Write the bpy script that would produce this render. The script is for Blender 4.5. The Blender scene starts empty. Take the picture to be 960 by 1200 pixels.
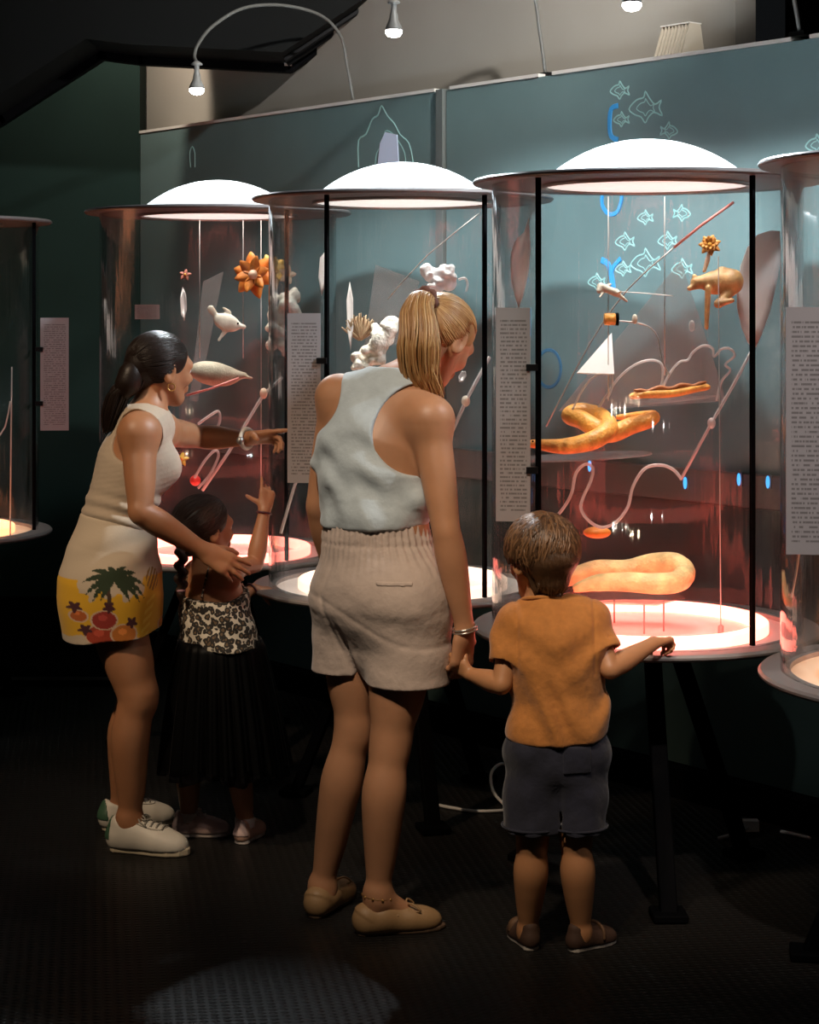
import bpy, bmesh, math, random
import numpy as np
from mathutils import Vector, Matrix
random.seed(7)
rng = np.random.default_rng(7)
C = bpy.context.scene.collection
SC = bpy.context.scene

# ------------------------------------------------------------------ camera, world, lights, exposure
F_PX, HOR, CAM_H = 2200.0, 365.0, 1.57          # focal length in px (960x1200 frame), horizon row, eye height
cam = bpy.data.objects.new('camera', bpy.data.cameras.new('camera')); C.objects.link(cam)
cam.location = (0, 0, CAM_H); cam.rotation_euler = (math.pi/2, 0, 0)
cam.data.sensor_fit = 'HORIZONTAL'; cam.data.sensor_width = 36.0
cam.data.lens = 36.0*F_PX/960.0; cam.data.shift_y = -(600-HOR)/960.0
cam.data.clip_start = .05
SC.camera = cam
w = bpy.data.worlds.new('dark_gallery'); SC.world = w; w.use_nodes = True
w.node_tree.nodes['Background'].inputs[0].default_value = (.5, .55, .6, 1)
w.node_tree.nodes['Background'].inputs[1].default_value = .009
SC.view_settings.view_transform = 'Standard'; SC.view_settings.look = 'None'
SC.view_settings.gamma = 1; SC.view_settings.exposure = 0.0; SC.view_settings.use_curve_mapping = False
try:
    SC.cycles.transparent_max_bounces = 32; SC.cycles.max_bounces = 8; SC.cycles.sample_clamp_indirect = 6
except Exception: pass

def spot(name, loc, target, power, color, size=80, blend=.6, soft=.05):
    l = bpy.data.lights.new(name, 'SPOT'); l.energy = power; l.color = color
    l.spot_size = math.radians(size); l.spot_blend = blend; l.shadow_soft_size = soft
    o = bpy.data.objects.new(name, l); C.objects.link(o); o.location = loc
    o.rotation_euler = (Vector(target)-Vector(loc)).to_track_quat('-Z', 'Y').to_euler()
    return o
# unseen spots added above and behind the visitors; the last two brighten text panels
spot('unseen_spot', (-2.3, 3.3, 3.55), (-.80, 5.5, .95), 300, (1, .74, .50), 31, .9, .08)
spot('unseen_spot', (-.75, 2.6, 3.55), (.02, 4.8, 1.02), 290, (1, .84, .66), 31, .9, .08)
spot('unseen_spot', (-.1, 2.6, 3.55), (.40, 4.65, .65), 120, (1, .74, .48), 25, .9, .08)
spot('unseen_spot', (-2.4, 3.6, 3.5), (-1.45, 7.2, 1.45), 150, (1, .92, .9), 11, .8, .04)
spot('unseen_spot', (.9, 2.0, 3.5), (1.0, 4.15, 1.30), 330, (1, .88, .82), 24, .9, .04)
# unseen spots added to light the upper wall
spot('wall_wash_spot', (1.1, 4.6, 3.6), (-.2, 7.9, 2.8), 480, (1, .96, .9), 64, .9, .05)
spot('hidden_spot', (-1.25, 8.14, 3.0), (-1.40, 8.75, 2.62), 30, (1, .86, .70), 95, .3, .02)  # tucked behind the soffit; its cone edge draws the diagonal shade
LAMP_POWER = 135.0; CASE_POWER = 2.0

# ------------------------------------------------------------------ helpers
def at(px, py, Y):
    return Vector(((px-480)*Y/F_PX, Y, CAM_H-(py-HOR)*Y/F_PX))
def link(o, parent=None):
    C.objects.link(o)
    if parent is not None: o.parent = parent
    return o
def tag(o, label=None, cat=None, group=None, kind=None):
    if label: o['label'] = label
    if cat: o['category'] = cat
    if group: o['group'] = group
    if kind: o['kind'] = kind
    return o
def empty(name, loc, label=None, cat=None, group=None, parent=None):
    o = bpy.data.objects.new(name, None); o.location = loc; o.empty_display_size = .05
    link(o, parent); return tag(o, label, cat, group)
def mesh_obj(name, verts, faces, m, parent=None, smooth=True, origin=(0, 0, 0)):
    """verts in world space; the object sits at `origin` (the parent, if any, sits there too)"""
    me = bpy.data.meshes.new(name)
    v = np.asarray(verts, dtype=np.float64)-np.asarray(origin, dtype=np.float64)
    me.from_pydata(v.tolist(), [], faces if isinstance(faces, list) else faces.tolist())
    if smooth: me.polygons.foreach_set('use_smooth', [True]*len(me.polygons))
    if m: me.materials.append(m)
    me.update()
    o = bpy.data.objects.new(name, me); link(o, parent)
    if parent is None: o.location = origin
    return o
class MB:
    """collects shapes; build() links them as one mesh object"""
    def __init__(s): s.v = []; s.f = []
    def add(s, vs, fs):
        n = len(s.v); s.v += [tuple(x) for x in vs]; s.f += [tuple(i+n for i in f) for f in fs]; return s
    def box(s, c, size, ax=None):
        c = Vector(c); X, Y, Z = ax if ax else (Vector((1, 0, 0)), Vector((0, 1, 0)), Vector((0, 0, 1)))
        a, b, d = [q/2 for q in size]
        vs = [c+X*a*i+Y*b*j+Z*d*k for k in (-1, 1) for j in (-1, 1) for i in (-1, 1)]
        return s.add(vs, [(0, 2, 3, 1), (4, 5, 7, 6), (0, 1, 5, 4), (2, 6, 7, 3), (0, 4, 6, 2), (1, 3, 7, 5)])
    def lathe(s, c, prof, n=64):
        c = Vector(c); vs = []; fs = []
        for r, z in prof:
            for i in range(n):
                a = 2*math.pi*i/n; vs.append(c+Vector((r*math.cos(a), r*math.sin(a), z)))
        for j in range(len(prof)-1):
            for i in range(n):
                k = (i+1) % n; fs.append((j*n+i, j*n+k, (j+1)*n+k, (j+1)*n+i))
        return s.add(vs, fs)
    def tube(s, pts, rad, n=6, sub=0, closed=False, flat=None):
        P = [Vector(p) for p in pts]
        R = list(rad) if hasattr(rad, '__len__') else [rad]*len(P)
        if sub:
            Q = []; RR = []
            N = len(P); rngN = N if closed else N-1
            for i in range(rngN):
                if closed: p0, p1, p2, p3 = P[(i-1) % N], P[i], P[(i+1) % N], P[(i+2) % N]
                else: p0, p1, p2, p3 = P[max(i-1, 0)], P[i], P[i+1], P[min(i+2, N-1)]
                r1, r2 = R[i], R[(i+1) % N]
                for k in range(sub):
                    t = k/sub
                    Q.append(.5*((2*p1)+(p2-p0)*t+(2*p0-5*p1+4*p2-p3)*t*t+(3*p1-p0-3*p2+p3)*t**3))
                    RR.append(r1+(r2-r1)*t)
            if not closed: Q.append(P[-1]); RR.append(R[-1])
            P, R = Q, RR
        N = len(P); vs = []; fs = []; ref = None
        for i in range(N):
            if closed: T = P[(i+1) % N]-P[i-1]
            else: T = P[min(i+1, N-1)]-P[max(i-1, 0)]
            T = T.normalized() if T.length > 1e-9 else Vector((0, 0, 1))
            if ref is None:
                ref = Vector((0, 0, 1)) if abs(T.z) < .9 else Vector((1, 0, 0))
            ref = (ref-T*ref.dot(T)); ref = ref.normalized() if ref.length > 1e-6 else T.orthogonal().normalized()
            B = T.cross(ref)
            for k in range(n):
                a = 2*math.pi*k/n
                vs.append(P[i]+(ref*math.cos(a)*(flat or 1)+B*math.sin(a))*R[i])
        for i in range(N if closed else N-1):
            j = (i+1) % N
            for k in range(n):
                l = (k+1) % n; fs.append((i*n+k, i*n+l, j*n+l, j*n+k))
        if not closed:
            fs.append(tuple(range(n))[::-1]); fs.append(tuple((N-1)*n+k for k in range(n)))
        return s.add(vs, fs)
    def prism(s, poly, ex):
        """poly: 3-D points of a planar outline, ex: extrusion vector"""
        n = len(poly); ex = Vector(ex); P = [Vector(p) for p in poly]
        vs = P+[p+ex for p in P]
        fs = [tuple(range(n))[::-1], tuple(range(n, 2*n))]+[(i, (i+1) % n, n+(i+1) % n, n+i) for i in range(n)]
        return s.add(vs, fs)
    def ball(s, c, r, n=12, m=8, ax=None):
        c = Vector(c); rx, ry, rz = r if hasattr(r, '__len__') else (r, r, r)
        X, Y, Z = ax if ax else (Vector((1, 0, 0)), Vector((0, 1, 0)), Vector((0, 0, 1)))
        vs = []; fs = []
        for j in range(1, m):
            t = math.pi*j/m
            for i in range(n):
                a = 2*math.pi*i/n
                vs.append(c+X*rx*math.sin(t)*math.cos(a)+Y*ry*math.sin(t)*math.sin(a)+Z*rz*math.cos(t))
        top = len(vs); vs.append(c+Z*rz); vs.append(c-Z*rz)
        for j in range(m-2):
            for i in range(n):
                k = (i+1) % n; fs.append((j*n+i, (j+1)*n+i, (j+1)*n+k, j*n+k))
        for i in range(n):
            k = (i+1) % n; fs.append((top, i, k)); fs.append((top+1, (m-2)*n+k, (m-2)*n+i))
        return s.add(vs, fs)
    def build(s, name, m, parent=None, smooth=False, origin=(0, 0, 0)):
        o = mesh_obj(name, s.v, s.f, m, parent, smooth, origin)
        return o
def fix_normals(o):
    bm = bmesh.new(); bm.from_mesh(o.data); bmesh.ops.recalc_face_normals(bm, faces=bm.faces); bm.to_mesh(o.data); bm.free(); return o
def bevel(o, wd=.003, seg=2):
    md = o.modifiers.new('b', 'BEVEL'); md.width = wd; md.segments = seg; md.limit_method = 'ANGLE'; return o

# ------------------------------------------------------------------ materials
MATS = {}
def mat(name, col, rough=.6, metal=0., emit=None, estr=0., bump=None, var=None, spec=.5, sheen=0., attr=None, sss=0.):
    """bump=(kind, scale, strength, distance); var=(scale, amount)"""
    m = bpy.data.materials.new(name); m.use_nodes = True; nt = m.node_tree; N = nt.nodes; L = nt.links
    b = N['Principled BSDF']
    b.inputs['Base Color'].default_value = (*col, 1); b.inputs['Roughness'].default_value = rough
    b.inputs['Metallic'].default_value = metal; b.inputs['Specular IOR Level'].default_value = spec
    if sheen: b.inputs['Sheen Weight'].default_value = sheen
    if sss:
        b.inputs['Subsurface Weight'].default_value = sss; b.inputs['Subsurface Radius'].default_value = (.012, .005, .003)
        b.inputs['Subsurface Scale'].default_value = 1
    if emit: b.inputs['Emission Color'].default_value = (*emit, 1); b.inputs['Emission Strength'].default_value = estr
    tc = N.new('ShaderNodeTexCoord')
    src = None
    if attr:
        a = N.new('ShaderNodeAttribute'); a.attribute_name = attr; src = a.outputs['Color']; L.new(src, b.inputs['Base Color'])
    if var:
        n = N.new('ShaderNodeTexNoise'); n.inputs['Scale'].default_value = var[0]; n.inputs['Detail'].default_value = 5
        L.new(tc.outputs['Object'], n.inputs['Vector'])
        mp = N.new('ShaderNodeMapRange'); mp.inputs[1].default_value = .3; mp.inputs[2].default_value = .7
        mp.inputs[3].default_value = 1-var[1]; mp.inputs[4].default_value = 1+var[1]
        L.new(n.outputs['Fac'], mp.inputs[0])
        mx = N.new('ShaderNodeMix'); mx.data_type = 'RGBA'; mx.blend_type = 'MULTIPLY'; mx.inputs[0].default_value = 1
        if src: L.new(src, mx.inputs[6])
        else: mx.inputs[6].default_value = (*col, 1)
        L.new(mp.outputs[0], mx.inputs[7]); L.new(mx.outputs[2], b.inputs['Base Color'])
    if bump:
        kind, sc, st, dist = bump
        if kind == 'noise':
            t = N.new('ShaderNodeTexNoise'); t.inputs['Scale'].default_value = sc; t.inputs['Detail'].default_value = 4; out = t.outputs['Fac']
        elif kind == 'voronoi':
            t = N.new('ShaderNodeTexVoronoi'); t.inputs['Scale'].default_value = sc; out = t.outputs['Distance']
        elif kind == 'ribs':
            t = N.new('ShaderNodeTexWave'); t.bands_direction = 'Z'; t.inputs['Scale'].default_value = sc; t.inputs['Distortion'].default_value = 1.5; out = t.outputs['Fac']
        elif kind == 'weave':
            t = N.new('ShaderNodeTexBrick'); t.inputs['Scale'].default_value = sc; out = t.outputs['Fac']
        L.new(tc.outputs['Object'], t.inputs['Vector'])
        bp = N.new('ShaderNodeBump'); bp.inputs['Strength'].default_value = st; bp.inputs['Distance'].default_value = dist
        L.new(out, bp.inputs['Height']); L.new(bp.outputs[0], b.inputs['Normal'])
    MATS[name] = m
    return m
def glass_mat(name, tint=(.96, .97, .97), gain=1.0, rough=.02, frost=0., edge=None, streak=0.):
    m = bpy.data.materials.new(name); m.use_nodes = True; nt = m.node_tree; N = nt.nodes; L = nt.links
    N.clear(); out = N.new('ShaderNodeOutputMaterial')
    tr = N.new('ShaderNodeBsdfTransparent'); tr.inputs[0].default_value = (*tint, 1)
    gl = N.new('ShaderNodeBsdfGlossy'); gl.inputs['Roughness'].default_value = rough
    lw = N.new('ShaderNodeLayerWeight'); lw.inputs[0].default_value = .5
    pw = N.new('ShaderNodeMath'); pw.operation = 'POWER'; pw.inputs[1].default_value = 4.0; L.new(lw.outputs['Facing'], pw.inputs[0])
    ma = N.new('ShaderNodeMath'); ma.operation = 'MULTIPLY_ADD'; ma.inputs[1].default_value = .8*gain if edge is None else edge; ma.inputs[2].default_value = .045*gain; ma.use_clamp = True
    L.new(pw.outputs[0], ma.inputs[0])
    mx = N.new('ShaderNodeMixShader'); L.new(ma.outputs[0], mx.inputs[0]); L.new(tr.outputs[0], mx.inputs[1]); L.new(gl.outputs[0], mx.inputs[2])
    last = mx
    if streak:
        tc = N.new('ShaderNodeTexCoord'); mp = N.new('ShaderNodeMapping'); mp.inputs['Scale'].default_value = (26, 26, .35); L.new(tc.outputs['Object'], mp.inputs[0])
        nz = N.new('ShaderNodeTexNoise'); nz.inputs['Scale'].default_value = 1; nz.inputs['Detail'].default_value = 3; L.new(mp.outputs[0], nz.inputs['Vector'])
        bp = N.new('ShaderNodeBump'); bp.inputs['Strength'].default_value = streak; bp.inputs['Distance'].default_value = .004; L.new(nz.outputs['Fac'], bp.inputs['Height']); L.new(bp.outputs[0], gl.inputs['Normal'])
    if frost:
        df = N.new('ShaderNodeBsdfDiffuse'); df.inputs[0].default_value = (.85, .83, .82, 1)
        ts = N.new('ShaderNodeBsdfTranslucent'); ts.inputs[0].default_value = (.85, .83, .82, 1)
        ad = N.new('ShaderNodeMixShader'); ad.inputs[0].default_value = .5; L.new(df.outputs[0], ad.inputs[1]); L.new(ts.outputs[0], ad.inputs[2])
        m2 = N.new('ShaderNodeMixShader'); m2.inputs[0].default_value = frost; L.new(mx.outputs[0], m2.inputs[1]); L.new(ad.outputs[0], m2.inputs[2]); last = m2
    L.new(last.outputs[0], out.inputs[0])
    return m
def translucent_mat(name, col, mix=.5):
    m = bpy.data.materials.new(name); m.use_nodes = True; nt = m.node_tree; N = nt.nodes; L = nt.links
    N.clear(); out = N.new('ShaderNodeOutputMaterial')
    df = N.new('ShaderNodeBsdfDiffuse'); df.inputs[0].default_value = (*col, 1)
    ts = N.new('ShaderNodeBsdfTranslucent'); ts.inputs[0].default_value = (*col, 1)
    ad = N.new('ShaderNodeMixShader'); ad.inputs[0].default_value = mix; L.new(df.outputs[0], ad.inputs[1]); L.new(ts.outputs[0], ad.inputs[2])
    L.new(ad.outputs[0], out.inputs[0]); return m

M = {}
M['black'] = mat('black_satin', (.0022, .0022, .0026), .6, spec=.02)
M['black_metal'] = mat('black_metal', (.01, .01, .011), .35, .6)
M['ceiling'] = mat('ceiling_black', (.004, .0055, .005), .8)
M['soffit'] = mat('soffit_black', (.002, .0025, .0024), .7, spec=.15)
M['teal'] = mat('teal_wall_paint', (.108, .170, .172), .45, var=(2.5, .12), bump=('noise', 60, .05, .002))
M['green_wall'] = mat('dark_green_wall_paint', (.009, .021, .018), .7, var=(3, .1), spec=.08)
M['rail'] = mat('wall_rail_paint', (.075, .075, .07), .5)
M['grey_wall'] = mat('grey_wall_paint', (.30, .275, .24), .8, var=(1.2, .06))
M['cap'] = mat('aluminium_cap', (.75, .74, .7), .35, .2)
M['post_grey'] = mat('grey_post', (.10, .115, .11), .5)
M['steel'] = mat('brushed_steel', (.35, .35, .35), .35, .9)
M['rim'] = mat('anodised_disc', (.34, .31, .30), .38, .55)
M['disc_top'] = mat('dark_disc', (.16, .14, .135), .4, .4)
M['table_red'] = mat('glow_plate_red', (.8, .6, .55), .5, emit=(1, .13, .09), estr=.42)  # plate emission imitates the light that falls on a white base plate
M['table_pale'] = mat('glow_plate_pale', (.8, .77, .73), .45, emit=(1, .72, .58), estr=.42)
M['table_orange'] = mat('glow_plate_orange', (.8, .65, .5), .5, emit=(1, .45, .22), estr=.5)
M['glass'] = glass_mat('clear_acrylic', (.965, .975, .975),   .30, .05, edge=.95, streak=.8)
M['sheet'] = glass_mat('frosted_acrylic', (.9, .9, .9), .6, .15, .16)
M['clear'] = glass_mat('clear_plate', (.96, .93, .92), 1.3, .05, .07)
M['diffuser'] = mat('backlit_diffuser', (.85, .84, .82), .5, emit=(1, .93, .86), estr=.9)
M['dome'] = translucent_mat('opal_dome', (.84, .9, .95), .45)
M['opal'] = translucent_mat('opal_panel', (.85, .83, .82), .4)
M['ring_red'] = mat('led_ring_red', (.9, .5, .45), .5, emit=(1, .15, .105), estr=8.5)
M['ring_pink'] = mat('led_ring_pink', (.9, .5, .45), .5, emit=(1, .19, .14), estr=5.6)
M['table_pink'] = mat('glow_plate_pink', (.8, .6, .55), .5, emit=(1, .15, .11), estr=.35)  # emission imitates the ring's pink glow on the plate
M['ring_pale'] = mat('led_ring_pale', (.9, .8, .7), .5, emit=(1, .62, .45), estr=1.6)
M['ring_orange'] = mat('led_ring_orange', (.9, .6, .4), .5, emit=(1, .3, .13), estr=3.2)
M['bulb'] = mat('bulb_glow', (1, 1, 1), .4, emit=(1, .95, .86), estr=25)
M['blue_led'] = mat('blue_led', (.1, .4, .8), .4, emit=(.03, .40, 1), estr=1.6)
M['teal_line'] = mat('pale_teal_line', (.26, .48, .46), .6)
M['blue_paint'] = mat('bright_blue_paint', (.03, .27, .60), .5)
M['window_print'] = mat('pale_blue_print', (.55, .65, .85), .6, bump=('weave', 40, .2, .002))
M['cable'] = mat('white_cable', (.55, .54, .52), .5)
M['beige'] = mat('beige_metal', (.55, .48, .38), .5)
M['rod'] = glass_mat('acrylic_rod', (.9, .86, .85), 3.0, .12, .45)
M['pink_rod'] = mat('pink_rod', (.6, .22, .2), .4)
M['wire'] = mat('thin_steel_wire', (.5, .47, .45), .35, .7)
def panel_mat():
    m = mat('printed_text_panel', (.27, .255, .26), .55)
    nt = m.node_tree; N = nt.nodes; L = nt.links; b = N['Principled BSDF']
    tc = N.new('ShaderNodeTexCoord'); sp = N.new('ShaderNodeSeparateXYZ'); L.new(tc.outputs['Generated'], sp.inputs[0])
    mz = N.new('ShaderNodeMath'); mz.operation = 'MULTIPLY'; mz.inputs[1].default_value = 52; L.new(sp.outputs['Z'], mz.inputs[0])
    fr = N.new('ShaderNodeMath'); fr.operation = 'FRACT'; L.new(mz.outputs[0], fr.inputs[0])
    gt = N.new('ShaderNodeMath'); gt.operation = 'GREATER_THAN'; gt.inputs[1].default_value = .55; L.new(fr.outputs[0], gt.inputs[0])
    fl = N.new('ShaderNodeMath'); fl.operation = 'FLOOR'; L.new(mz.outputs[0], fl.inputs[0])
    cb = N.new('ShaderNodeCombineXYZ'); L.new(fl.outputs[0], cb.inputs['Z'])
    mxx = N.new('ShaderNodeMath'); mxx.operation = 'MULTIPLY'; mxx.inputs[1].default_value = 9; L.new(sp.outputs['X'], mxx.inputs[0]); L.new(mxx.outputs[0], cb.inputs['X'])
    nz = N.new('ShaderNodeTexWhiteNoise'); 
    n2 = N.new('ShaderNodeTexNoise'); n2.inputs['Scale'].default_value = 1.7; L.new(cb.outputs[0], n2.inputs['Vector'])
    g2 = N.new('ShaderNodeMath'); g2.operation = 'GREATER_THAN'; g2.inputs[1].default_value = .46; L.new(n2.outputs['Fac'], g2.inputs[0])
    ml = N.new('ShaderNodeMath'); ml.operation = 'MULTIPLY'; L.new(gt.outputs[0], ml.inputs[0]); L.new(g2.outputs[0], ml.inputs[1])
    def edge(sock, lo, hi):
        a = N.new('ShaderNodeMath'); a.operation = 'GREATER_THAN'; a.inputs[1].default_value = lo; L.new(sock, a.inputs[0])
        c = N.new('ShaderNodeMath'); c.operation = 'LESS_THAN'; c.inputs[1].default_value = hi; L.new(sock, c.inputs[0])
        d = N.new('ShaderNodeMath'); d.operation = 'MULTIPLY'; L.new(a.outputs[0], d.inputs[0]); L.new(c.outputs[0], d.inputs[1]); return d
    e1 = edge(sp.outputs['X'], .1, .88); e2 = edge(sp.outputs['Z'], .05, .95)
    q = N.new('ShaderNodeMath'); q.operation = 'MULTIPLY'; L.new(e1.outputs[0], q.inputs[0]); L.new(e2.outputs[0], q.inputs[1])
    q2 = N.new('ShaderNodeMath'); q2.operation = 'MULTIPLY'; L.new(q.outputs[0], q2.inputs[0]); L.new(ml.outputs[0], q2.inputs[1])
    mx = N.new('ShaderNodeMix'); mx.data_type = 'RGBA'; L.new(q2.outputs[0], mx.inputs[0])
    mx.inputs[6].default_value = (.27, .255, .26, 1); mx.inputs[7].default_value = (.13, .12, .12, 1)
    L.new(mx.outputs[2], b.inputs['Base Color']); return m
M['panel'] = panel_mat()
def floor_mat():
    m = mat('studded_black_rubber', (.010, .0088, .0078), .42, spec=.22)
    nt = m.node_tree; N = nt.nodes; L = nt.links; b = N['Principled BSDF']
    tc = N.new('ShaderNodeTexCoord'); mp = N.new('ShaderNodeMapping'); mp.inputs['Rotation'].default_value = (0, 0, math.radians(38)); mp.inputs['Scale'].default_value = (170, 235, 1)
    L.new(tc.outputs['Object'], mp.inputs[0]); sp = N.new('ShaderNodeSeparateXYZ'); L.new(mp.outputs[0], sp.inputs[0])
    s1 = N.new('ShaderNodeMath'); s1.operation = 'SINE'; L.new(sp.outputs['X'], s1.inputs[0])
    s2 = N.new('ShaderNodeMath'); s2.operation = 'SINE'; L.new(sp.outputs['Y'], s2.inputs[0])
    ml = N.new('ShaderNodeMath'); ml.operation = 'MULTIPLY'; L.new(s1.outputs[0], ml.inputs[0]); L.new(s2.outputs[0], ml.inputs[1])
    mm = N.new('ShaderNodeMath'); mm.operation = 'MAXIMUM'; mm.inputs[1].default_value = 0; L.new(ml.outputs[0], mm.inputs[0])
    bp = N.new('ShaderNodeBump'); bp.inputs['Strength'].default_value = .8; bp.inputs['Distance'].default_value = .004
    L.new(mm.outputs[0], bp.inputs['Height']); L.new(bp.outputs[0], b.inputs['Normal'])
    n = N.new('ShaderNodeTexNoise'); n.inputs['Scale'].default_value = 2.2; L.new(tc.outputs['Object'], n.inputs['Vector'])
    r = N.new('ShaderNodeMapRange'); r.inputs[3].default_value = .34; r.inputs[4].default_value = .55; L.new(n.outputs['Fac'], r.inputs[0]); L.new(r.outputs[0], b.inputs['Roughness'])
    return m
M['floor'] = floor_mat()
# ------------------------------------------------------------------ the room
P0 = Vector((.948, 6.04, 0)); WU = Vector((.63, -.776, 0)).normalized(); WM = Vector((-WU.y*-1, 0, 0))
WM = Vector((-.776, -.63, 0)).normalized()         # the back wall's normal, into the room
ZZ = Vector((0, 0, 1))
def W(t, d, z): return P0+WU*t+WM*d+ZZ*z
def wall_t(px, d=0.):
    k = (px-480)/F_PX; o = P0+WM*d
    return (o.y*k-o.x)/(WU.x-WU.y*k)
def on_wall(px, py, d=0.):
    t = wall_t(px, d); p = W(t, d, 0); p.z = CAM_H-(py-HOR)*p.y/F_PX; return p
AX = (WU, WM, ZZ)
T_L, T_R, TOP = wall_t(164), 2.6, 2.40
floor = MB().box((0, 4.5, -.05), (12, 14, .1)).build('floor', M['floor']); floor['kind'] = 'structure'
ceil = MB().box((0, 4.5, 3.75), (12, 14, .1)).build('ceiling', M['ceiling']); ceil['kind'] = 'structure'

wb = empty('wall_back', W(-1.0, 0, 0)); wb['kind'] = 'structure'
def wall_panel(t0, t1):
    o = MB().box(W((t0+t1)/2, -.05, TOP/2), (t1-t0-.004, .1, TOP), AX).build('wall_panel', M['teal'], wb, origin=wb.location)
    return bevel(o, .003)
T_J = wall_t(518)
pan_l = wall_panel(T_L, T_J-.022); pan_r = wall_panel(T_J+.022, T_R)
bevel(MB().box(W(T_J, -.045, TOP/2), (.042, .12, TOP+.01), AX).build('joint_post', M['post_grey'], wb, origin=wb.location))
# bright cap along the partition's top, interrupted at the lamp arms
capb = []
for a, b in ((T_L, wall_t(510)), (wall_t(528), wall_t(632)), (wall_t(648), wall_t(928)), (wall_t(950), T_R)):
    MB().box(W((a+b)/2, -.05, TOP+.006), (b-a, .11, .012), AX).build('cap_strip', M['cap'], wb, origin=wb.location)
tr = MB().box(W((T_L+T_R)/2, .018, 1.01), (T_R-T_L, .036, .105), AX).build('trim_1', M['rail']); tr['kind'] = 'structure'; bevel(tr, .004)
lower = MB().box(W((T_L+T_R)/2, .012, .53), (T_R-T_L, .024, .85), AX).build('trim_2', mat('dark_lower_wall', (.032, .055, .052), .7, spec=.1)); lower['kind'] = 'structure'
bb = MB().box(W((T_L+T_R)/2, .03, .05), (T_R-T_L, .06, .1), AX).build('baseboard_back', M['black']); bb['kind'] = 'structure'; bevel(bb, .004)

# left wall, facing the camera
YL = W(T_L, 0, 0).y; XL = W(T_L, 0, 0).x
wl = MB().box((XL-2.6, YL+.1, 1.85), (5.2, .2, 3.7)).build('wall_left', M['green_wall']); wl['kind'] = 'structure'
pl = MB().box((XL-2.6, YL-.45, .02), (5.2, .9, .04)).build('trim_3', M['black']); pl['kind'] = 'structure'; bevel(pl, .006)
ed = MB().box((XL-2.6, YL-.905, .034), (5.2, .01, .012)).build('trim_4', M['rail']); ed['kind'] = 'structure'
bl = MB().box((XL-2.6, YL-.02, .14), (5.2, .04, .2)).build('baseboard_left', M['black']); bl['kind'] = 'structure'
# pale upper wall behind the partition, and the black one beyond its right end
DB = -.14
ta, tb = wall_t(110, DB), wall_t(862, DB)
wu = MB().box(W((ta+tb)/2, DB-.05, 2.75), (tb-ta, .1, 1.9), AX).build('wall_upper', M['grey_wall']); wu['kind'] = 'structure'
wk = MB().box(W((tb+4)/2+.0, DB-.3, 2.75), (4-tb, .1, 1.9), AX).build('wall_right', M['black']); wk['kind'] = 'structure'
# black soffit hung from the ceiling, stepped like the underside of a stair
def soffit():
    Yb, Yf = 7.92, 7.56
    px = [(-220, 270), (0, 136), (118, 60), (166, 66), (338, 75), (452, 0), (620, -110)]
    prof = [at(x, y, Yb) for x, y in px]
    m = MB()
    poly = prof+[Vector((prof[-1].x, Yb, 3.69)), Vector((prof[0].x, Yb, 3.69))]
    m.prism([p for p in poly][::-1], (0, Yf-Yb, 0))
    root = empty('trim_5', (prof[3].x, Yb, prof[3].z)); root['kind'] = 'structure'
    fix_normals(m.build('soffit', M['soffit'], root, origin=root.location))
    # edge beam along the lower back edge and two rails under the sloped flight
    b = MB()
    for a, c in zip(prof[:-1], prof[1:]):
        d = (c-a); L = d.length; d.normalize(); nrm = Vector((0, 1, 0)).cross(d)
        b.box((a+c)/2+Vector((0, .02, 0)), (L+.02, .06, .07), (d, Vector((0, 1, 0)), d.cross(Vector((0, 1, 0)))))
    b.build('edge_beam', M['black'], root, origin=root.location)
    a, c = prof[4], prof[5]
    for k in (.25, .62):
        q = Vector((0, -(Yb-Yf)*k, -.012))
        MB().tube([a+q, c+q+(c-a)*.8], .012, 6).build('rail', M['black_metal'], root, origin=root.location)
    MB().box(prof[4]+Vector((0, -.02, -.004)), (.03, .03, .01)).build('bracket', M['cap'], root, origin=root.location)
soffit()

# ---------------- outline drawings on the back wall, as thin coloured lines
def ribbon(name, pts, wd, m, parent, closed=True, d=.002):
    b = MB(); b.tube([on_wall(x, y, -wd*.8) for x, y in pts], wd*1.25, 6, sub=3, closed=closed)
    return b.build(name, m, parent, origin=wb.location)
def fish_outline(cx, cy, s, flip=1):
    base = [(-1, .1), (-.55, -.45), (-.1, -.62), (0, -1), (.25, -.6), (.6, -.2), (1.0, -.45), (.85, 0), (1.05, .5), (.55, .3), (.2, .6), (0, .95), (-.25, .6), (-.65, .45)]
    ribbon('fish_outline', [(cx+x*s*flip, cy+y*s) for x, y in base], .0035, M['teal_line'], pan_r)
    ribbon('fish_outline', [(cx+x*s*.55*flip, cy+y*s*.55) for x, y in base], .0022, M['teal_line'], pan_r)
for f in ((727, 106, 11), (757, 126, 19), (729, 140, 9), (785, 153, 10, -1), (733, 283, 11), (757, 308, 17), (783, 282, 11), (731, 315, 9), (800, 250, 10, -1), (757, 255, 9), (700, 330, 10), (800, 315, 12), (958, 170, 13)):
    fish_outline(*f)
ribbon('blue_stroke', [(727, 124), (719, 128), (717, 145), (719, 160), (727, 164)], .012, M['blue_paint'], pan_r, False)
ribbon('blue_stroke', [(709, 222), (708, 240), (716, 251), (726, 248), (731, 232), (729, 222)], .010, M['blue_paint'], pan_r, False)
ribbon('blue_stroke', [(708, 305), (716, 310), (720, 325), (722, 338)], .014, M['blue_paint'], pan_r, False)
ribbon('blue_stroke', [(730, 303), (722, 312), (718, 322)], .011, M['blue_paint'], pan_r, False)
for dx in (0, 1):
    ribbon('blue_ring', [(645+14*math.cos(a), 432+22*math.sin(a)) for a in np.linspace(0, 6.28, 14)[:-1]], .008, mat('dim_blue_paint', (.03, .13, .24), .6), pan_r) if dx == 0 else None
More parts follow.
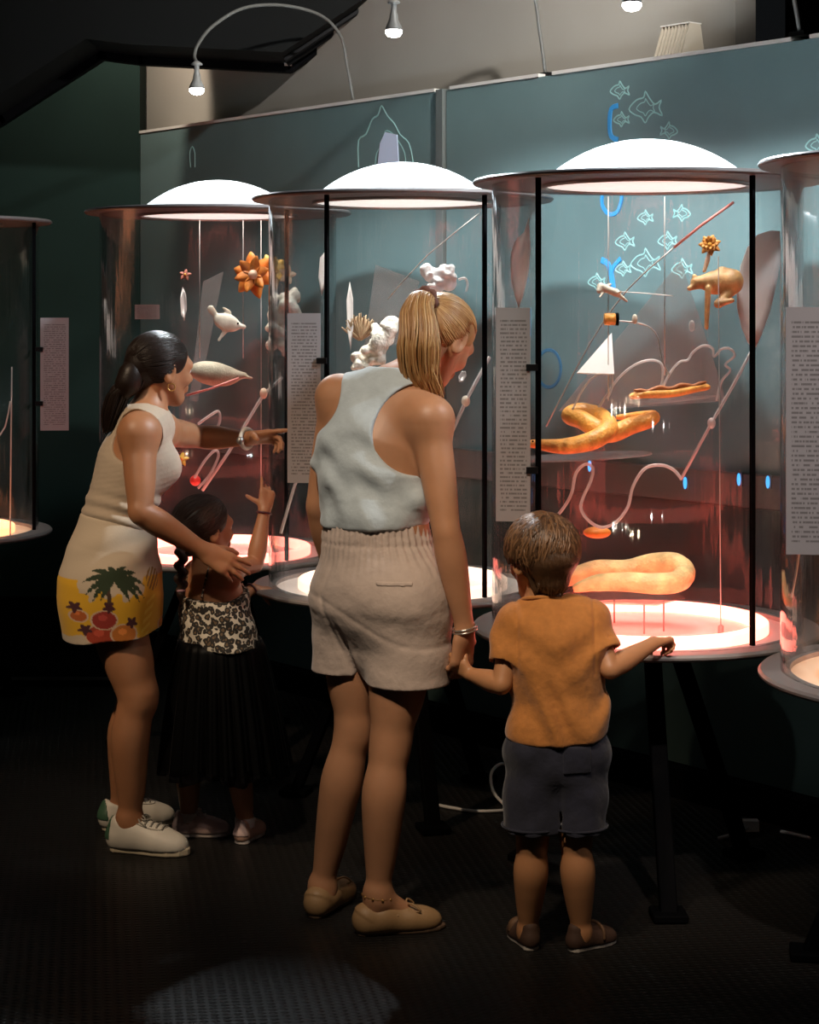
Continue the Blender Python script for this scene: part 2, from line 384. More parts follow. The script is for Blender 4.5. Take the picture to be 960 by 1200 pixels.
ribbon('coral_outline', [(421, 196), (421, 165), (430, 157), (437, 140), (444, 135), (448, 124), (455, 136), (463, 145), (470, 158), (480, 168), (485, 190), (484, 197)], .0045, M['teal_line'], pan_l, False)
ribbon('coral_outline', [(440, 196), (442, 180), (449, 168), (452, 154), (460, 156), (468, 166), (475, 180), (476, 196)], .0030, M['teal_line'], pan_l, False)
p = [on_wall(x, y, .0) for x, y in ((443, 196), (446, 168), (452, 155), (466, 158), (468, 196))]
fix_normals(MB().prism(p, WM*.003).build('pale_print', M['window_print'], pan_l, origin=wb.location))
ribbon('coral_outline', [(224, 196), (223, 180), (226, 172), (229, 180), (229, 196)], .004, M['teal_line'], pan_l, False)

# blue indicator lamps along the wall rail
for i, (x, y, lab) in enumerate(((345, 535, 'small blue lamp on the wall rail behind the leftmost full case'),
                 (803, 566, 'small blue lamp on the wall rail mid-way between orange snake and black post'),
                 (866, 556, 'blue lamp on the wall rail just left of the right black post'),
                 (691, 545, 'blue lamp on the wall rail under the orange coiled snake'),
                 (900, 556, 'small blue lamp on the wall rail right of the black post'),
                 (568, 548, 'small blue lamp on the wall rail beside the woman in pale blue top'))):
    p = on_wall(x, y, .045); p.z = min(max(p.z, .975), 1.045)
    o = MB().ball(p, (.007, .005, .020), 10, 8, AX).build('indicator_lamp', M['blue_led'], origin=tuple(p), smooth=True)
    MB().box(p+WM*-.007, (.018, .006, .044), AX).build('back_plate', M['rail'], o, origin=tuple(p))
    tag(o, lab, 'lamp', 'blue lamps on the wall rail')

# beige louvred heater on top of the partition
p = on_wall(797, 66, -.05); p.z = TOP+.012
hp = empty('louvre_box', p, 'beige louvred box sitting on top of the teal partition', 'vent')
for k in range(9):
    x = -.060+.015*k; q = [p+WU*x+WM*a+ZZ*b for a, b in ((-.05, 0), (.06, 0), (.022, .10), (-.03, .10))]
    fix_normals(MB().prism(q, WU*.004).build('end_plate' if k in (0, 8) else 'slat', M['beige'], hp, origin=p))
MB().box(p+ZZ*.102-WM*.004, (.130, .058, .004), AX).build('lid', mat('pale_lid', (.8, .76, .7), .5), hp, origin=p)
MB().box(p+WM*-.03+ZZ*.05, (.12, .01, .098), AX).build('back_plate', M['beige'], hp, origin=p)

# ------------------------------------------------------------------ display cases
R_DISC, R_GL, Z_BASE, Z_TOP = .482, .428, .702, 1.928
CASES = [(-1.91, 7.46), (-.695, 6.83), (-.022, 6.01), (.657, 5.21), (1.325, 4.50)]
def ring_profile_disc(r, z, th, hole=0.):
    e = th*.35
    return [(hole, z+th/2), (r-e, z+th/2), (r, z+th/2-e), (r, z-th/2+e), (r-e, z-th/2), (hole, z-th/2)]
def display_case(i, cx, cy, ring, label, posts, panel_side, legs):
    root = empty('display_case', (cx, cy, 0), label, 'display case', None)
    o = (cx, cy, 0); rz = lambda b, n, m, sm=True: b.build(n, m, root, sm, o)
    # base
    base = MB().lathe((cx, cy, 0), [(.405, Z_BASE-.014), (.405, Z_BASE)]+ring_profile_disc(R_DISC, Z_BASE-.009, .018)[1:-1]+[(.30, Z_BASE-.018), (.28, Z_BASE-.05), (.12, Z_BASE-.07), (0, Z_BASE-.07)], 96)
    b = rz(base, 'base_disc', M['rim']); md = b.modifiers.new('e', 'EDGE_SPLIT'); md.split_angle = math.radians(35)
    pl = rz(MB().lathe((cx, cy, 0), [(0, Z_BASE-.012), (.404, Z_BASE-.012), (.404, Z_BASE-.016), (0, Z_BASE-.016)], 96), 'glow_plate', M[ring.replace('ring', 'table')])
    rg = MB()
    rg.lathe((cx, cy, 0), [(.335, Z_BASE-.012), (.335, Z_BASE+.014), (.330, Z_BASE+.018), (.300, Z_BASE+.018), (.295, Z_BASE+.014), (.295, Z_BASE-.012)], 96)
    r_ = rz(rg, 'light_ring', M[ring]); r_.parent = pl
    # glass tube
    g = MB().lathe((cx, cy, 0), [(R_GL, Z_BASE), (R_GL, Z_TOP-.007), (R_GL-.008, Z_TOP-.007), (R_GL-.008, Z_BASE), (R_GL, Z_BASE)], 128)
    rz(g, 'glass_tube', M['glass'])
    # top disc with opal dome
    t = MB().lathe((cx, cy, 0), [(.282, Z_TOP+.007)]+ring_profile_disc(R_DISC, Z_TOP, .014, .282)[1:]+[(.282, Z_TOP+.007)], 96)
    b = rz(t, 'top_disc', M['disc_top']); md = b.modifiers.new('e', 'EDGE_SPLIT'); md.split_angle = math.radians(35)
    a, h = .284, .112; Rr = (a*a+h*h)/(2*h); prof = []
    for k in range(13):
        th = math.asin(a/Rr)*(1-k/12); prof.append((Rr*math.sin(th), Z_TOP+.007+Rr*math.cos(th)-(Rr-h)))
    rz(MB().lathe((cx, cy, 0), prof, 64), 'dome', M['dome'])
    rz(MB().lathe((cx, cy, 0), [(.290, Z_TOP-.007), (.290, Z_TOP-.016), (.278, Z_TOP-.016), (.278, Z_TOP-.007)], 64), 'dome_collar', M['rim'])
    rz(MB().lathe((cx, cy, 0), [(0, Z_TOP-.006), (.279, Z_TOP-.006), (.279, Z_TOP-.010), (0, Z_TOP-.010)], 64), 'diffuser', M['diffuser'])
    if ring:
        al = bpy.data.lights.new('case_light', 'AREA'); al.shape = 'DISK'; al.size = .53; al.energy = CASE_POWER; al.color = (1, .95, .88)
        ao = bpy.data.objects.new('case_light', al); al.spread = math.radians(58); link(ao, root); ao.location = (0, 0, Z_TOP-.013)
        if ring != 'ring_pale':
            rl = bpy.data.lights.new('ring_uplight', 'AREA'); rl.shape = 'DISK'; rl.size = .62; rl.energy = .7 if ring == 'ring_red' else .45 if ring == 'ring_pink' else 1.5
            rl.color = (1, .07, .04) if ring in ('ring_red', 'ring_pink') else (1, .25, .08)
            ro = bpy.data.objects.new('ring_uplight', rl); link(ro, root); ro.location = (0, 0, Z_BASE+.02); ro.rotation_euler = (math.pi, 0, 0)
    # black seam posts
    for ang in posts:
        d = Vector((math.cos(ang), math.sin(ang), 0)); s = Vector((-d.y, d.x, 0))
        c = Vector((cx, cy, (Z_BASE+Z_TOP)/2))+d*(R_GL+.003)
        rz(MB().box(c, (.010, .012, Z_TOP-Z_BASE-.012), (s, d, ZZ)), 'post', M['black'], False)
    # printed text panel clamped to one post
    if panel_side:
        ang, sg, zt, ht, wd = panel_side
        d = Vector((math.cos(ang), math.sin(ang), 0)); s = Vector((sg, .12, 0)).normalized()     # a flag hinged on the post
        c = Vector((cx, cy, zt-ht/2))+d*(R_GL+.016)+s*(wd/2+.012); d0 = d; d = Vector((s.y*sg, -abs(s.x), 0))
        tp = MB().box((0, 0, 0), (wd, .005, ht)).build('text_panel', M['panel'], root)
        face = d  # printed side outwards
        xa = s if s.cross(ZZ).dot(-face) > 0 else -s
        tp.matrix_local = Matrix.Translation(c-Vector(o)) @ Matrix((xa, face, ZZ)).transposed().to_4x4()
        for f in (.28, .76):
            q = Vector((cx, cy, zt-ht*f))+d0*(R_GL+.015)+s*.008
            rz(MB().box(q, (.030, .018, .018), (s, d, ZZ)), 'clamp', M['black_metal'], False)
    # legs
    for ang in legs:
        d = Vector((math.cos(ang), math.sin(ang), 0)); s = Vector((-d.y, d.x, 0))
        a0 = Vector((cx, cy, Z_BASE-.05))+d*.10; a1 = Vector((cx, cy, .012))+d*.36
        ax = (a1-a0).normalized(); v = s.cross(ax)
        m = MB(); ln = (a1-a0).length
        m.box((a0+a1)/2, (.045, .032, ln), (s, v, ax))
        m.box(a1, (.09, .09, .02), (s, d, ZZ))
        bevel(rz(m, 'leg', M['black'], False), .004)
    return root
def pang(i, px):      # angle of the front-side post seen at image column px
    cx, cy = CASES[i]; k = (px-480)/F_PX
    # ray (k*Y, Y): first hit with the tube
    A = k*k+1; B = -2*(k*cx+cy); Cc = cx*cx+cy*cy-(R_GL+.003)**2
    D = max(B*B-4*A*Cc, 0); Y = (-B-math.sqrt(D))/(2*A)
    return math.atan2(Y-cy, k*Y-cx)
L3 = lambda a: [math.radians(a+q) for q in (0, 120, 240)]
case_specs = [
 ('ring_orange', 'display case cut by the left edge of the frame, white text panel on its right', [pang(0, 40)], (pang(0, 40), 1, 1.545, .445, .11), L3(-80)),
 ('ring_pink', 'leftmost full display case holding orange flowers, with pink glowing base', [pang(1, 336)], None, L3(-60)),
 ('ring_pale', 'middle display case with pale cream base, directly in front of blonde woman', [pang(2, 383), pang(2, 568)], (pang(2, 383), -1, 1.565, .51, .10), L3(-75)),
 ('ring_red', 'display case with orange snakes and glowing red ring, in front of boy', [pang(3, 631), pang(3, 882)], (pang(3, 631), -1, 1.58, .56, .09), L3(-88)),
 ('ring_orange', 'display case cut off by the right edge of the frame', [pang(4, 985)], (pang(4, 985), -1, 1.58, .56, .10), L3(-70))]
CASE = []
for i, sp in enumerate(case_specs):
    CASE.append(display_case(i, *CASES[i], *sp))

M['holder'] = mat('grey_lamp_holder', (.30, .30, .29), .4); M['arm'] = mat('grey_arm', (.16, .16, .15), .4, .3)
# ------------------------------------------------------------------ gooseneck lamps over the domes
def lamp(lx, ly, lz, base, label, pts=None, power=LAMP_POWER):
    b = Vector(base); l = Vector((lx, ly, lz))
    root = empty('gooseneck_lamp', b, label, 'lamp', 'gooseneck lamps over the display cases')
    arc = [at(*q) for q in ((415, 122, 7.50), (407, 78, 7.46), (399, 44, 7.42), (375, 21, 7.31), (330, 11, 7.12), (285, 16, 6.95), (250, 38, 6.84), (233, 60, 6.78), (228, 76, 6.76), (231, 86, 6.75))]
    a0, a1 = arc[0], arc[-1]; pts = []
    for j, q in enumerate(arc):
        t = j/(len(arc)-1); pts.append(q+(b-a0)*(1-t)+(l+ZZ*.08-a1)*t)
    MB().tube(pts, .0065, 8, sub=6).build('arm', M['arm'], root, True, b)
    MB().box(b+ZZ*.006, (.06, .04, .014), AX).build('foot', M['black_metal'], root, False, b)
    MB().lathe((lx, ly, lz), [(.008, .085), (.020, .076), (.021, .072), (.009, .068), (.010, .042), (.013, .036), (.014, .020), (.026, -.004), (.028, -.014), (.0, -.014)], 20).build('lamp_holder', M['holder'], root, True, b)
    MB().lathe((lx, ly, lz), [(.026, -.014), (.027, -.022), (.019, -.033), (.0, -.038)], 20).build('bulb', M['bulb'], root, True, b)
    s = spot('lamp_light', (lx, ly, lz-.05), (lx, ly, 0), power, (.86, .95, 1), 150, .35, .03)
    return root
lamp(-.765, 6.75, 2.385, on_wall(415, 122, -.05), 'gooseneck lamp arching in front of the black soffit over the leftmost full case', power=55)
lamp(-.05, 5.95, 2.475, on_wall(640, 90, -.05), 'gooseneck lamp over the middle display case with pale base', power=105)
lamp(.61, 5.15, 2.43, on_wall(938, 42, -.05), 'gooseneck lamp at the top edge over the case with snakes')
lamp(1.27, 4.45, 2.43, W(wall_t(938)+.95, -.05, TOP), 'gooseneck lamp over the case cut by the right edge', power=60)

# ------------------------------------------------------------------ cables on the floor
m = MB(); m.tube([at(598, 899, 5.45)*1, at(590, 900, 5.48), at(576, 905, 5.5), at(571, 916, 5.45), at(580, 930, 5.38), at(592, 943, 5.9)], .005, 6, sub=5)
def fl(px, py):     # a point on the floor plane
    Y = F_PX*CAM_H/(py-HOR); return Vector(((px-480)*Y/F_PX, Y, .006))
c0 = fl(606, 925)
cb = MB().tube([fl(640, 925), fl(604, 922)+ZZ*.05, fl(588, 922)+ZZ*.07, fl(576, 926)+ZZ*.05, fl(578, 940)+ZZ*.03, fl(590, 944), fl(596, 951), fl(560, 953), fl(530, 949), fl(510, 945)], .0055, 6, sub=6).build('power_cable', M['cable'], None, True, tuple(c0))
MB().box(fl(604, 922)+ZZ*.055, (.05, .03, .03)).build('plug', M['cable'], cb, False, tuple(c0))
tag(cb, 'white power cable looping on the floor left of boy in navy shorts', 'cable')
p = fl(880, 978)
cb = MB().tube([fl(842, 985), fl(862, 983)+ZZ*.01, fl(880, 978)+ZZ*.02], .006, 6, sub=4).build('power_cable', M['cable'], None, True, tuple(p))
MB().box(fl(880, 978)+ZZ*.022, (.045, .03, .032)).build('plug', M['cable'], cb, False, tuple(p))
tag(cb, 'short white power cable with a plug on the floor beside baseboard at right', 'cable')
p = fl(935, 982)
tag(MB().tube([fl(915, 977), fl(930, 980), fl(950, 985)], .006, 6, sub=4).build('power_cable', M['cable'], None, True, tuple(p)), 'straight piece of white cable on floor at the right edge', 'cable')
# ------------------------------------------------------------------ smooth solid modelling: blended round cones -> one continuous surface
def V(*a): return np.array(a[0] if len(a) == 1 else a, dtype=np.float64)
def nrm(a): a = np.asarray(a, float); return a/np.linalg.norm(a)
def lerp(a, b, t): return V(a)*(1-t)+V(b)*t
class Cone:
    def __init__(s, a, b, ra, rb, k=.02, w=None, s_=1., op='u', tag=''):
        s.a, s.b, s.ra, s.rb, s.k, s.w, s.s, s.op, s.tag = V(a), V(b), ra, rb, k, (None if w is None else nrm(w)), s_, op, tag
    def box(s):
        r = max(s.ra, s.rb); return np.minimum(s.a, s.b)-r, np.maximum(s.a, s.b)+r
    def d(s, X, Y, Z, inf=0.):
        x, y, z = X-s.a[0], Y-s.a[1], Z-s.a[2]; ba = s.b-s.a
        if s.w is not None:
            f = 1/s.s-1; c = (x*s.w[0]+y*s.w[1]+z*s.w[2])*f
            x = x+c*s.w[0]; y = y+c*s.w[1]; z = z+c*s.w[2]
            ba = ba+s.w*(ba@s.w)*f
        bb = ba@ba
        h = np.clip((x*ba[0]+y*ba[1]+z*ba[2])/bb, 0, 1) if bb > 1e-12 else 0.
        q = np.sqrt((x-ba[0]*h)**2+(y-ba[1]*h)**2+(z-ba[2]*h)**2)
        r = s.ra+(s.rb-s.ra)*h
        if s.w is not None: return (q-r)*(s.s*.5+.5*1) - inf if s.s < 1 else (q-r)-inf
        return q-r-inf
class Ell:
    def __init__(s, c, ax, r, k=.02, op='u', tag=''):
        s.c, s.ax, s.r, s.k, s.op, s.tag = V(c), np.array([nrm(q) for q in ax]), V(r), k, op, tag
    def box(s):
        r = max(s.r); return s.c-r, s.c+r
    def d(s, X, Y, Z, inf=0.):
        x, y, z = X-s.c[0], Y-s.c[1], Z-s.c[2]; k0 = 0; k1 = 0
        for A, r in zip(s.ax, s.r):
            q = x*A[0]+y*A[1]+z*A[2]; k0 = k0+(q/r)**2; k1 = k1+(q/(r*r))**2
        k0 = np.sqrt(k0); k1 = np.sqrt(k1)+1e-9
        return k0*(k0-1)/k1-inf
class Chain:         # a limb: one smooth tapering tube through control points
    def __init__(s, pts, rad, k=.02, n=7, op='u', tag=''):
        P = [V(p) for p in pts]; Q = []; R = []
        for i in range(len(P)-1):
            p0, p1, p2, p3 = P[max(i-1, 0)], P[i], P[i+1], P[min(i+2, len(P)-1)]
            r0, r1, r2, r3 = rad[max(i-1, 0)], rad[i], rad[i+1], rad[min(i+2, len(P)-1)]
            for j in range(n):
                t = j/n; c = lambda a, b, d, e: .5*(2*b+(d-a)*t+(2*a-5*b+4*d-e)*t*t+(3*b-a-3*d+e)*t**3)
                Q.append(c(p0, p1, p2, p3)); R.append(c(r0, r1, r2, r3))
        Q.append(P[-1]); R.append(rad[-1]); s.Q, s.R, s.k, s.op, s.tag = np.array(Q), np.array(R), k, op, tag; s.a, s.b = P[0], P[-1]
    def box(s):
        r = s.R[:, None]; return (s.Q-r).min(0), (s.Q+r).max(0)
    def d(s, X, Y, Z, inf=0.):
        best = None
        for i in range(len(s.Q)-1):
            a, ba, r0, dr = s.Q[i], s.Q[i+1]-s.Q[i], s.R[i], s.R[i+1]-s.R[i]
            x, y, z = X-a[0], Y-a[1], Z-a[2]
            h = np.clip((x*ba[0]+y*ba[1]+z*ba[2])/(ba@ba+1e-12), 0, 1)
            q = np.sqrt((x-ba[0]*h)**2+(y-ba[1]*h)**2+(z-ba[2]*h)**2)-(r0+dr*h)
            best = q if best is None else np.minimum(best, q)
        return best-inf
class Half:          # keeps the side n.(p-c) < 0
    def __init__(s, c, n, k=.004): s.c, s.n, s.k, s.op, s.tag = V(c), nrm(n), k, 'h', ''
    def d(s, X, Y, Z, inf=0.): return (X-s.c[0])*s.n[0]+(Y-s.c[1])*s.n[1]+(Z-s.c[2])*s.n[2]
class Fn:            # arbitrary edit of the field
    def __init__(s, f): s.f, s.op, s.tag = f, 'f', ''
def smin(a, b, k):
    if k <= 0: return np.minimum(a, b)
    h = np.maximum(k-np.abs(a-b), 0)/k; return np.minimum(a, b)-h*h*k*.25
def field(prims, h, inf=0., pad=.03, infl=None):
    us = [p for p in prims if p.op == 'u']
    lo = np.min([p.box()[0] for p in us], 0)-pad-inf; hi = np.max([p.box()[1] for p in us], 0)+pad+inf
    n = np.ceil((hi-lo)/h).astype(int)+1
    g = [(lo[i]+h*np.arange(n[i])).astype(np.float32) for i in range(3)]
    vol = np.full(n, .12, np.float32)
    for p in prims:
        if p.op in 'hf':
            X, Y, Z = g[0][:, None, None], g[1][None, :, None], g[2][None, None, :]
            if p.op == 'h': vol = -smin(-vol, -p.d(X, Y, Z).astype(np.float32), p.k)
            else: vol = p.f(X, Y, Z, vol).astype(np.float32)
            continue
        ii = inf if infl is None else infl(p)
        a, b = p.box(); m = p.k+3*h+max(ii, 0)+.01
        i0 = np.maximum(((a-m-lo)/h).astype(int), 0); i1 = np.minimum(((b+m-lo)/h).astype(int)+2, n)
        if np.any(i1 <= i0): continue
        sl = tuple(slice(i0[i], i1[i]) for i in range(3))
        d = p.d(g[0][sl[0]][:, None, None], g[1][sl[1]][None, :, None], g[2][sl[2]][None, None, :], ii if p.op == 'u' else 0.).astype(np.float32)
        if p.op == 'u': vol[sl] = smin(vol[sl], d, p.k)
        else: vol[sl] = -smin(-vol[sl], d, p.k)
    return vol, lo, h
def surface(vol, lo, h):
    vol = np.where(vol == 0, 1e-6, vol)
    ins = vol < 0
    n = np.array(vol.shape)
    cnt = np.zeros(n-1, np.int8)
    for dx in (0, 1):
        for dy in (0, 1):
            for dz in (0, 1):
                cnt += ins[dx:n[0]-1+dx, dy:n[1]-1+dy, dz:n[2]-1+dz]
    act = np.argwhere((cnt > 0) & (cnt < 8))
    idx = np.full(n-1, -1, np.int64); idx[tuple(act.T)] = np.arange(len(act))
    acc = np.zeros((len(act), 3)); num = np.zeros(len(act))
    cs = [(i, j, k) for i in (0, 1) for j in (0, 1) for k in (0, 1)]
    for a in cs:
        for ax in range(3):
            if a[ax]: continue
            b = list(a); b[ax] = 1
            va = vol[act[:, 0]+a[0], act[:, 1]+a[1], act[:, 2]+a[2]]; vb = vol[act[:, 0]+b[0], act[:, 1]+b[1], act[:, 2]+b[2]]
            m = (va < 0) != (vb < 0)
            t = np.where(m, va/np.where(m, va-vb, 1), 0)
            p = np.tile(np.array(a, float), (len(act), 1)); p[:, ax] += t
            acc[m] += p[m]; num[m] += 1
    vs = (act+acc/num[:, None])*h+lo
    F = []
    for ax in range(3):
        o1, o2 = (ax+1) % 3, (ax+2) % 3
        s0 = [slice(None)]*3; s1 = [slice(None)]*3; s0[ax] = slice(0, -1); s1[ax] = slice(1, None)
        e = np.argwhere(ins[tuple(s0)] != ins[tuple(s1)])
        e = e[(e[:, o1] > 0) & (e[:, o2] > 0) & (e[:, o1] < n[o1]-1) & (e[:, o2] < n[o2]-1)]
        def c(d1, d2):
            q = e.copy(); q[:, o1] += d1; q[:, o2] += d2; return idx[tuple(q.T)]
        q = np.stack([c(-1, -1), c(0, -1), c(0, 0), c(-1, 0)], 1)
        flip = ~ins[tuple(e.T)]
        q[flip] = q[flip][:, ::-1]
        F.append(q)
    F = np.concatenate(F); F = F[(F >= 0).all(1)]
    return vs, F
def relax(vs, F, it=2, f=.5):
    n = len(vs)
    E = np.concatenate([F[:, [0, 1]], F[:, [1, 2]], F[:, [2, 3]], F[:, [3, 0]]])
    deg = np.bincount(E.ravel(), minlength=n)[:, None]+1e-9
    for _ in range(it):
        s = np.zeros_like(vs)
        for k in range(3):
            s[:, k] = np.bincount(E[:, 0], vs[E[:, 1], k], n)+np.bincount(E[:, 1], vs[E[:, 0], k], n)
        vs = vs+(s/deg-vs)*f
    return vs
def np_mesh(name, vs, F, m, parent=None, origin=(0, 0, 0), smooth=True):
    me = bpy.data.meshes.new(name); k = F.shape[1]
    v = (vs-np.asarray(origin, float)).astype(np.float32)
    me.vertices.add(len(v)); me.vertices.foreach_set('co', v.ravel())
    me.loops.add(F.size); me.loops.foreach_set('vertex_index', F.ravel().astype(np.int32))
    me.polygons.add(len(F)); me.polygons.foreach_set('loop_start', np.arange(0, F.size, k, dtype=np.int32))
    me.polygons.foreach_set('loop_total', np.full(len(F), k, np.int32))
    if smooth: me.polygons.foreach_set('use_smooth', np.ones(len(F), bool))
    me.update(calc_edges=True); me.validate()
    if m: me.materials.append(m)
    o = bpy.data.objects.new(name, me); link(o, parent)
    if parent is None: o.location = origin
    return o
def sdf_obj(name, prims, h, m, parent=None, origin=(0, 0, 0), inf=0., it=1, infl=None, color=None):
    vol, lo, hh = field(prims, h, inf, infl=infl); vs, F = surface(vol, lo, hh); vs = relax(vs, F, it)
    o = np_mesh(name, vs, F, m, parent, origin)
    if color is not None:
        col = np.ones((len(o.data.vertices), 4), np.float32); col[:, :3] = color(vs)
        a = o.data.color_attributes.new('print', 'FLOAT_COLOR', 'POINT'); a.data.foreach_set('color', col.ravel())
    return o

# ---------------- anatomy
def head_prims(o, F, U, hh, female=True, k=.5):
    """o: ear-level centre of the head, F: face direction, U: up, hh: chin-to-crown height"""
    F = nrm(F); U = nrm(V(U)-F*(V(U)@F)); R = np.cross(F, U); ax = (R, F, U)
    P = lambda x, y, z: V(o)+(R*x+F*y+U*z)*hh
    kk = .12*hh; L = []
    u = lambda *a, **q: L.append(Cone(*a, **q))
    L.append(Ell(P(0, -.06, .14), ax, V(.335, .43, .36)*hh, kk))
    u(P(0, .12, .02), P(0, .21, -.33), .27*hh, .15*hh, kk)
    for s in (-1, 1):
        u(P(.19*s, .02, -.12), P(.07*s, .25, -.37), .115*hh, .085*hh, kk*.8)
        u(P(.15*s, .29, -.10), P(.17*s, .26, -.08), .10*hh, .09*hh, kk*.8)
    u(P(0, .30, -.40), P(0, .31, -.39), .075*hh, .07*hh, kk*.7)
    u(P(-.17, .325, .10), P(.17, .325, .10), .075*hh, .075*hh, kk*.6)
    u(P(0, .385, .05), P(0, .475, -.105), .032*hh, .050*hh, kk*.4)
    for s in (-1, 1):
        u(P(.045*s, .43, -.12), P(.05*s, .42, -.12), .034*hh, .03*hh, kk*.3)
        L.append(Cone(P(.155*s, .45, .025), P(.145*s, .45, .025), .085*hh, .085*hh, kk*.5, op='s'))
    u(P(-.085, .385, -.215), P(.085, .385, -.215), .030*hh, .030*hh, kk*.25)
    u(P(-.07, .385, -.265), P(.07, .385, -.265), .034*hh, .034*hh, kk*.25)
    for s in (-1, 1):
        ex = nrm(R*s*.9-F*.42)
        L.append(Ell(P(.345*s, -.06, -.01), (ex, F+R*s*.4, U-F*.15), V(.032, .085, .15)*hh, .012))
        L.append(Ell(P(.385*s, -.045, .0), (ex, F, U), V(.03, .045, .085)*hh, .008, op='s'))
    for p in L: p.tag = 'head'
    return L, P, ax
def hand_prims(wrist, fd, pn, size=1., side=1, curl=(.3, .35, .4, .45), thumb=.35, spread=.06, thumb_out=.75):
    """fd: finger direction, pn: palm normal (out of the palm); the thumb leaves on fd x pn * side"""
    fd = nrm(fd); pn = nrm(V(pn)-fd*(V(pn)@fd)); l = np.cross(fd, pn)*side; S = size; L = []
    w = V(wrist)
    pc = w+fd*.052*S
    L.append(Cone(w, w+fd*.02*S, .025*S, .026*S, .012*S, w=pn, s_=.72))
    L.append(Cone(w+fd*.03*S-l*.014*S, w+fd*.078*S-l*.020*S, .022*S, .019*S, .014*S, w=pn, s_=.68))
    L.append(Cone(w+fd*.03*S+l*.012*S, w+fd*.082*S+l*.020*S, .024*S, .019*S, .014*S, w=pn, s_=.68))
    lens = (.072, .080, .074, .058); offs = (.029, .010, -.009, -.027); base = (.086, .090, .086, .078)
    for i in range(4):
        ln = lens[i]*S; p = w+fd*base[i]*S+l*offs[i]*S
        r = (.0086, .0088, .0084, .0074)[i]*S; ang = 0.; d0 = nrm(fd+l*spread*(1.5-i))
        for j, (fr, cm) in enumerate(((.46, .8), (.30, 1.1), (.24, .7))):
            ang += curl[i]*cm
            d = d0*math.cos(ang)+pn*math.sin(ang); q = p+d*ln*fr
            L.append(Cone(p, q, r, r*.93, .004*S if j else .009*S)); p = q; r *= .93
    # thumb, from the side of the palm near its base
    p = w+fd*.028*S+l*.020*S+pn*.004*S
    d = nrm(fd*(1-thumb_out)+l*thumb_out*.9+pn*.30)
    for j, (ln, r0, r1) in enumerate(((.040, .0140, .0110), (.032, .0108, .0098), (.026, .0096, .0078))):
        q = p+d*ln*S; L.append(Cone(p, q, r0*S, r1*S, .010*S if j == 0 else .004*S)); p = q
        d = nrm(d+fd*.35*(1-thumb)+pn*thumb*.55-l*.12)
    for q in L: q.tag = 'hand'
    return L
def leg_prims(hip, knee, ank, back, toe, S=1., thigh=.088, kneer=.052, calf=.052, ankr=.034, foot=True, footlen=.17):
    L = []; hip, knee, ank = V(hip), V(knee), V(ank); back = nrm(back); toe = nrm(toe)
    u = lambda *a, **q: L.append(Cone(*a, **q))
    L.append(Chain([hip, lerp(hip, knee, .3), lerp(hip, knee, .62), lerp(hip, knee, .86), lerp(knee, ank, .02), lerp(knee, ank, .14)+back*.006*S, lerp(knee, ank, .32)+back*.013*S, lerp(knee, ank, .50)+back*.010*S, lerp(knee, ank, .74)+back*.002*S, lerp(knee, ank, .92), ank],
                   [thigh, thigh*.93, (thigh*.45+kneer*.55)*1.06, kneer*1.06, kneer*.98, kneer*.94, calf, calf*.92, (calf*.35+ankr*.65), ankr*.95, ankr], .03*S))
    u(lerp(hip, knee, .97)-back*.012*S, lerp(knee, ank, .04)-back*.010*S, kneer*.80, kneer*.76, .03*S)
    u(ank, ank+V(0, 0, -.02*S), ankr, ankr, .015*S)
    if foot:
        g = V(ank[0], ank[1], 0)
        u(ank+V(0, 0, -.03*S), V(*(g-toe*.018*S)[:2], .034*S), ankr*.82, .024*S, .02*S)
        u(g-toe*.015*S+V(0, 0, .034*S), g+toe*footlen*.55+V(0, 0, .030*S), .024*S, .024*S, .02*S)
        u(ank+V(0, 0, -.015*S), g+toe*footlen*.6+V(0, 0, .034*S), ankr*.88, .020*S, .02*S)
        u(g+toe*footlen*.5+V(0, 0, .028*S), g+toe*footlen*.8+V(0, 0, .026*S), .026*S, .018*S, .02*S)
    for q in L: q.tag = 'leg'
    return L
def arm_prims(sh, el, wr, S=1., r=(.046, .036, .026), fb=.040, delt=.052):
    L = []; sh, el, wr = V(sh), V(el), V(wr); u = lambda *a, **q: L.append(Cone(*a, **q))
    u(sh, sh+V(0, 0, -.01), delt, delt*.95, .04*S)
    L.append(Chain([sh, lerp(sh, el, .3), lerp(sh, el, .6), lerp(sh, el, .88), el, lerp(el, wr, .10), lerp(el, wr, .28), lerp(el, wr, .55), lerp(el, wr, .85), wr],
                   [r[0], r[0]*1.04, r[0]*.96, r[1]*1.04, r[1], r[1]*1.04, fb, fb*.86, r[2]*1.04, r[2]], .025*S))
    for q in L: q.tag = 'arm'
    return L

def mx_(*a):
    r = a[0]
    for q in a[1:]: r = np.maximum(r, q)
    return r
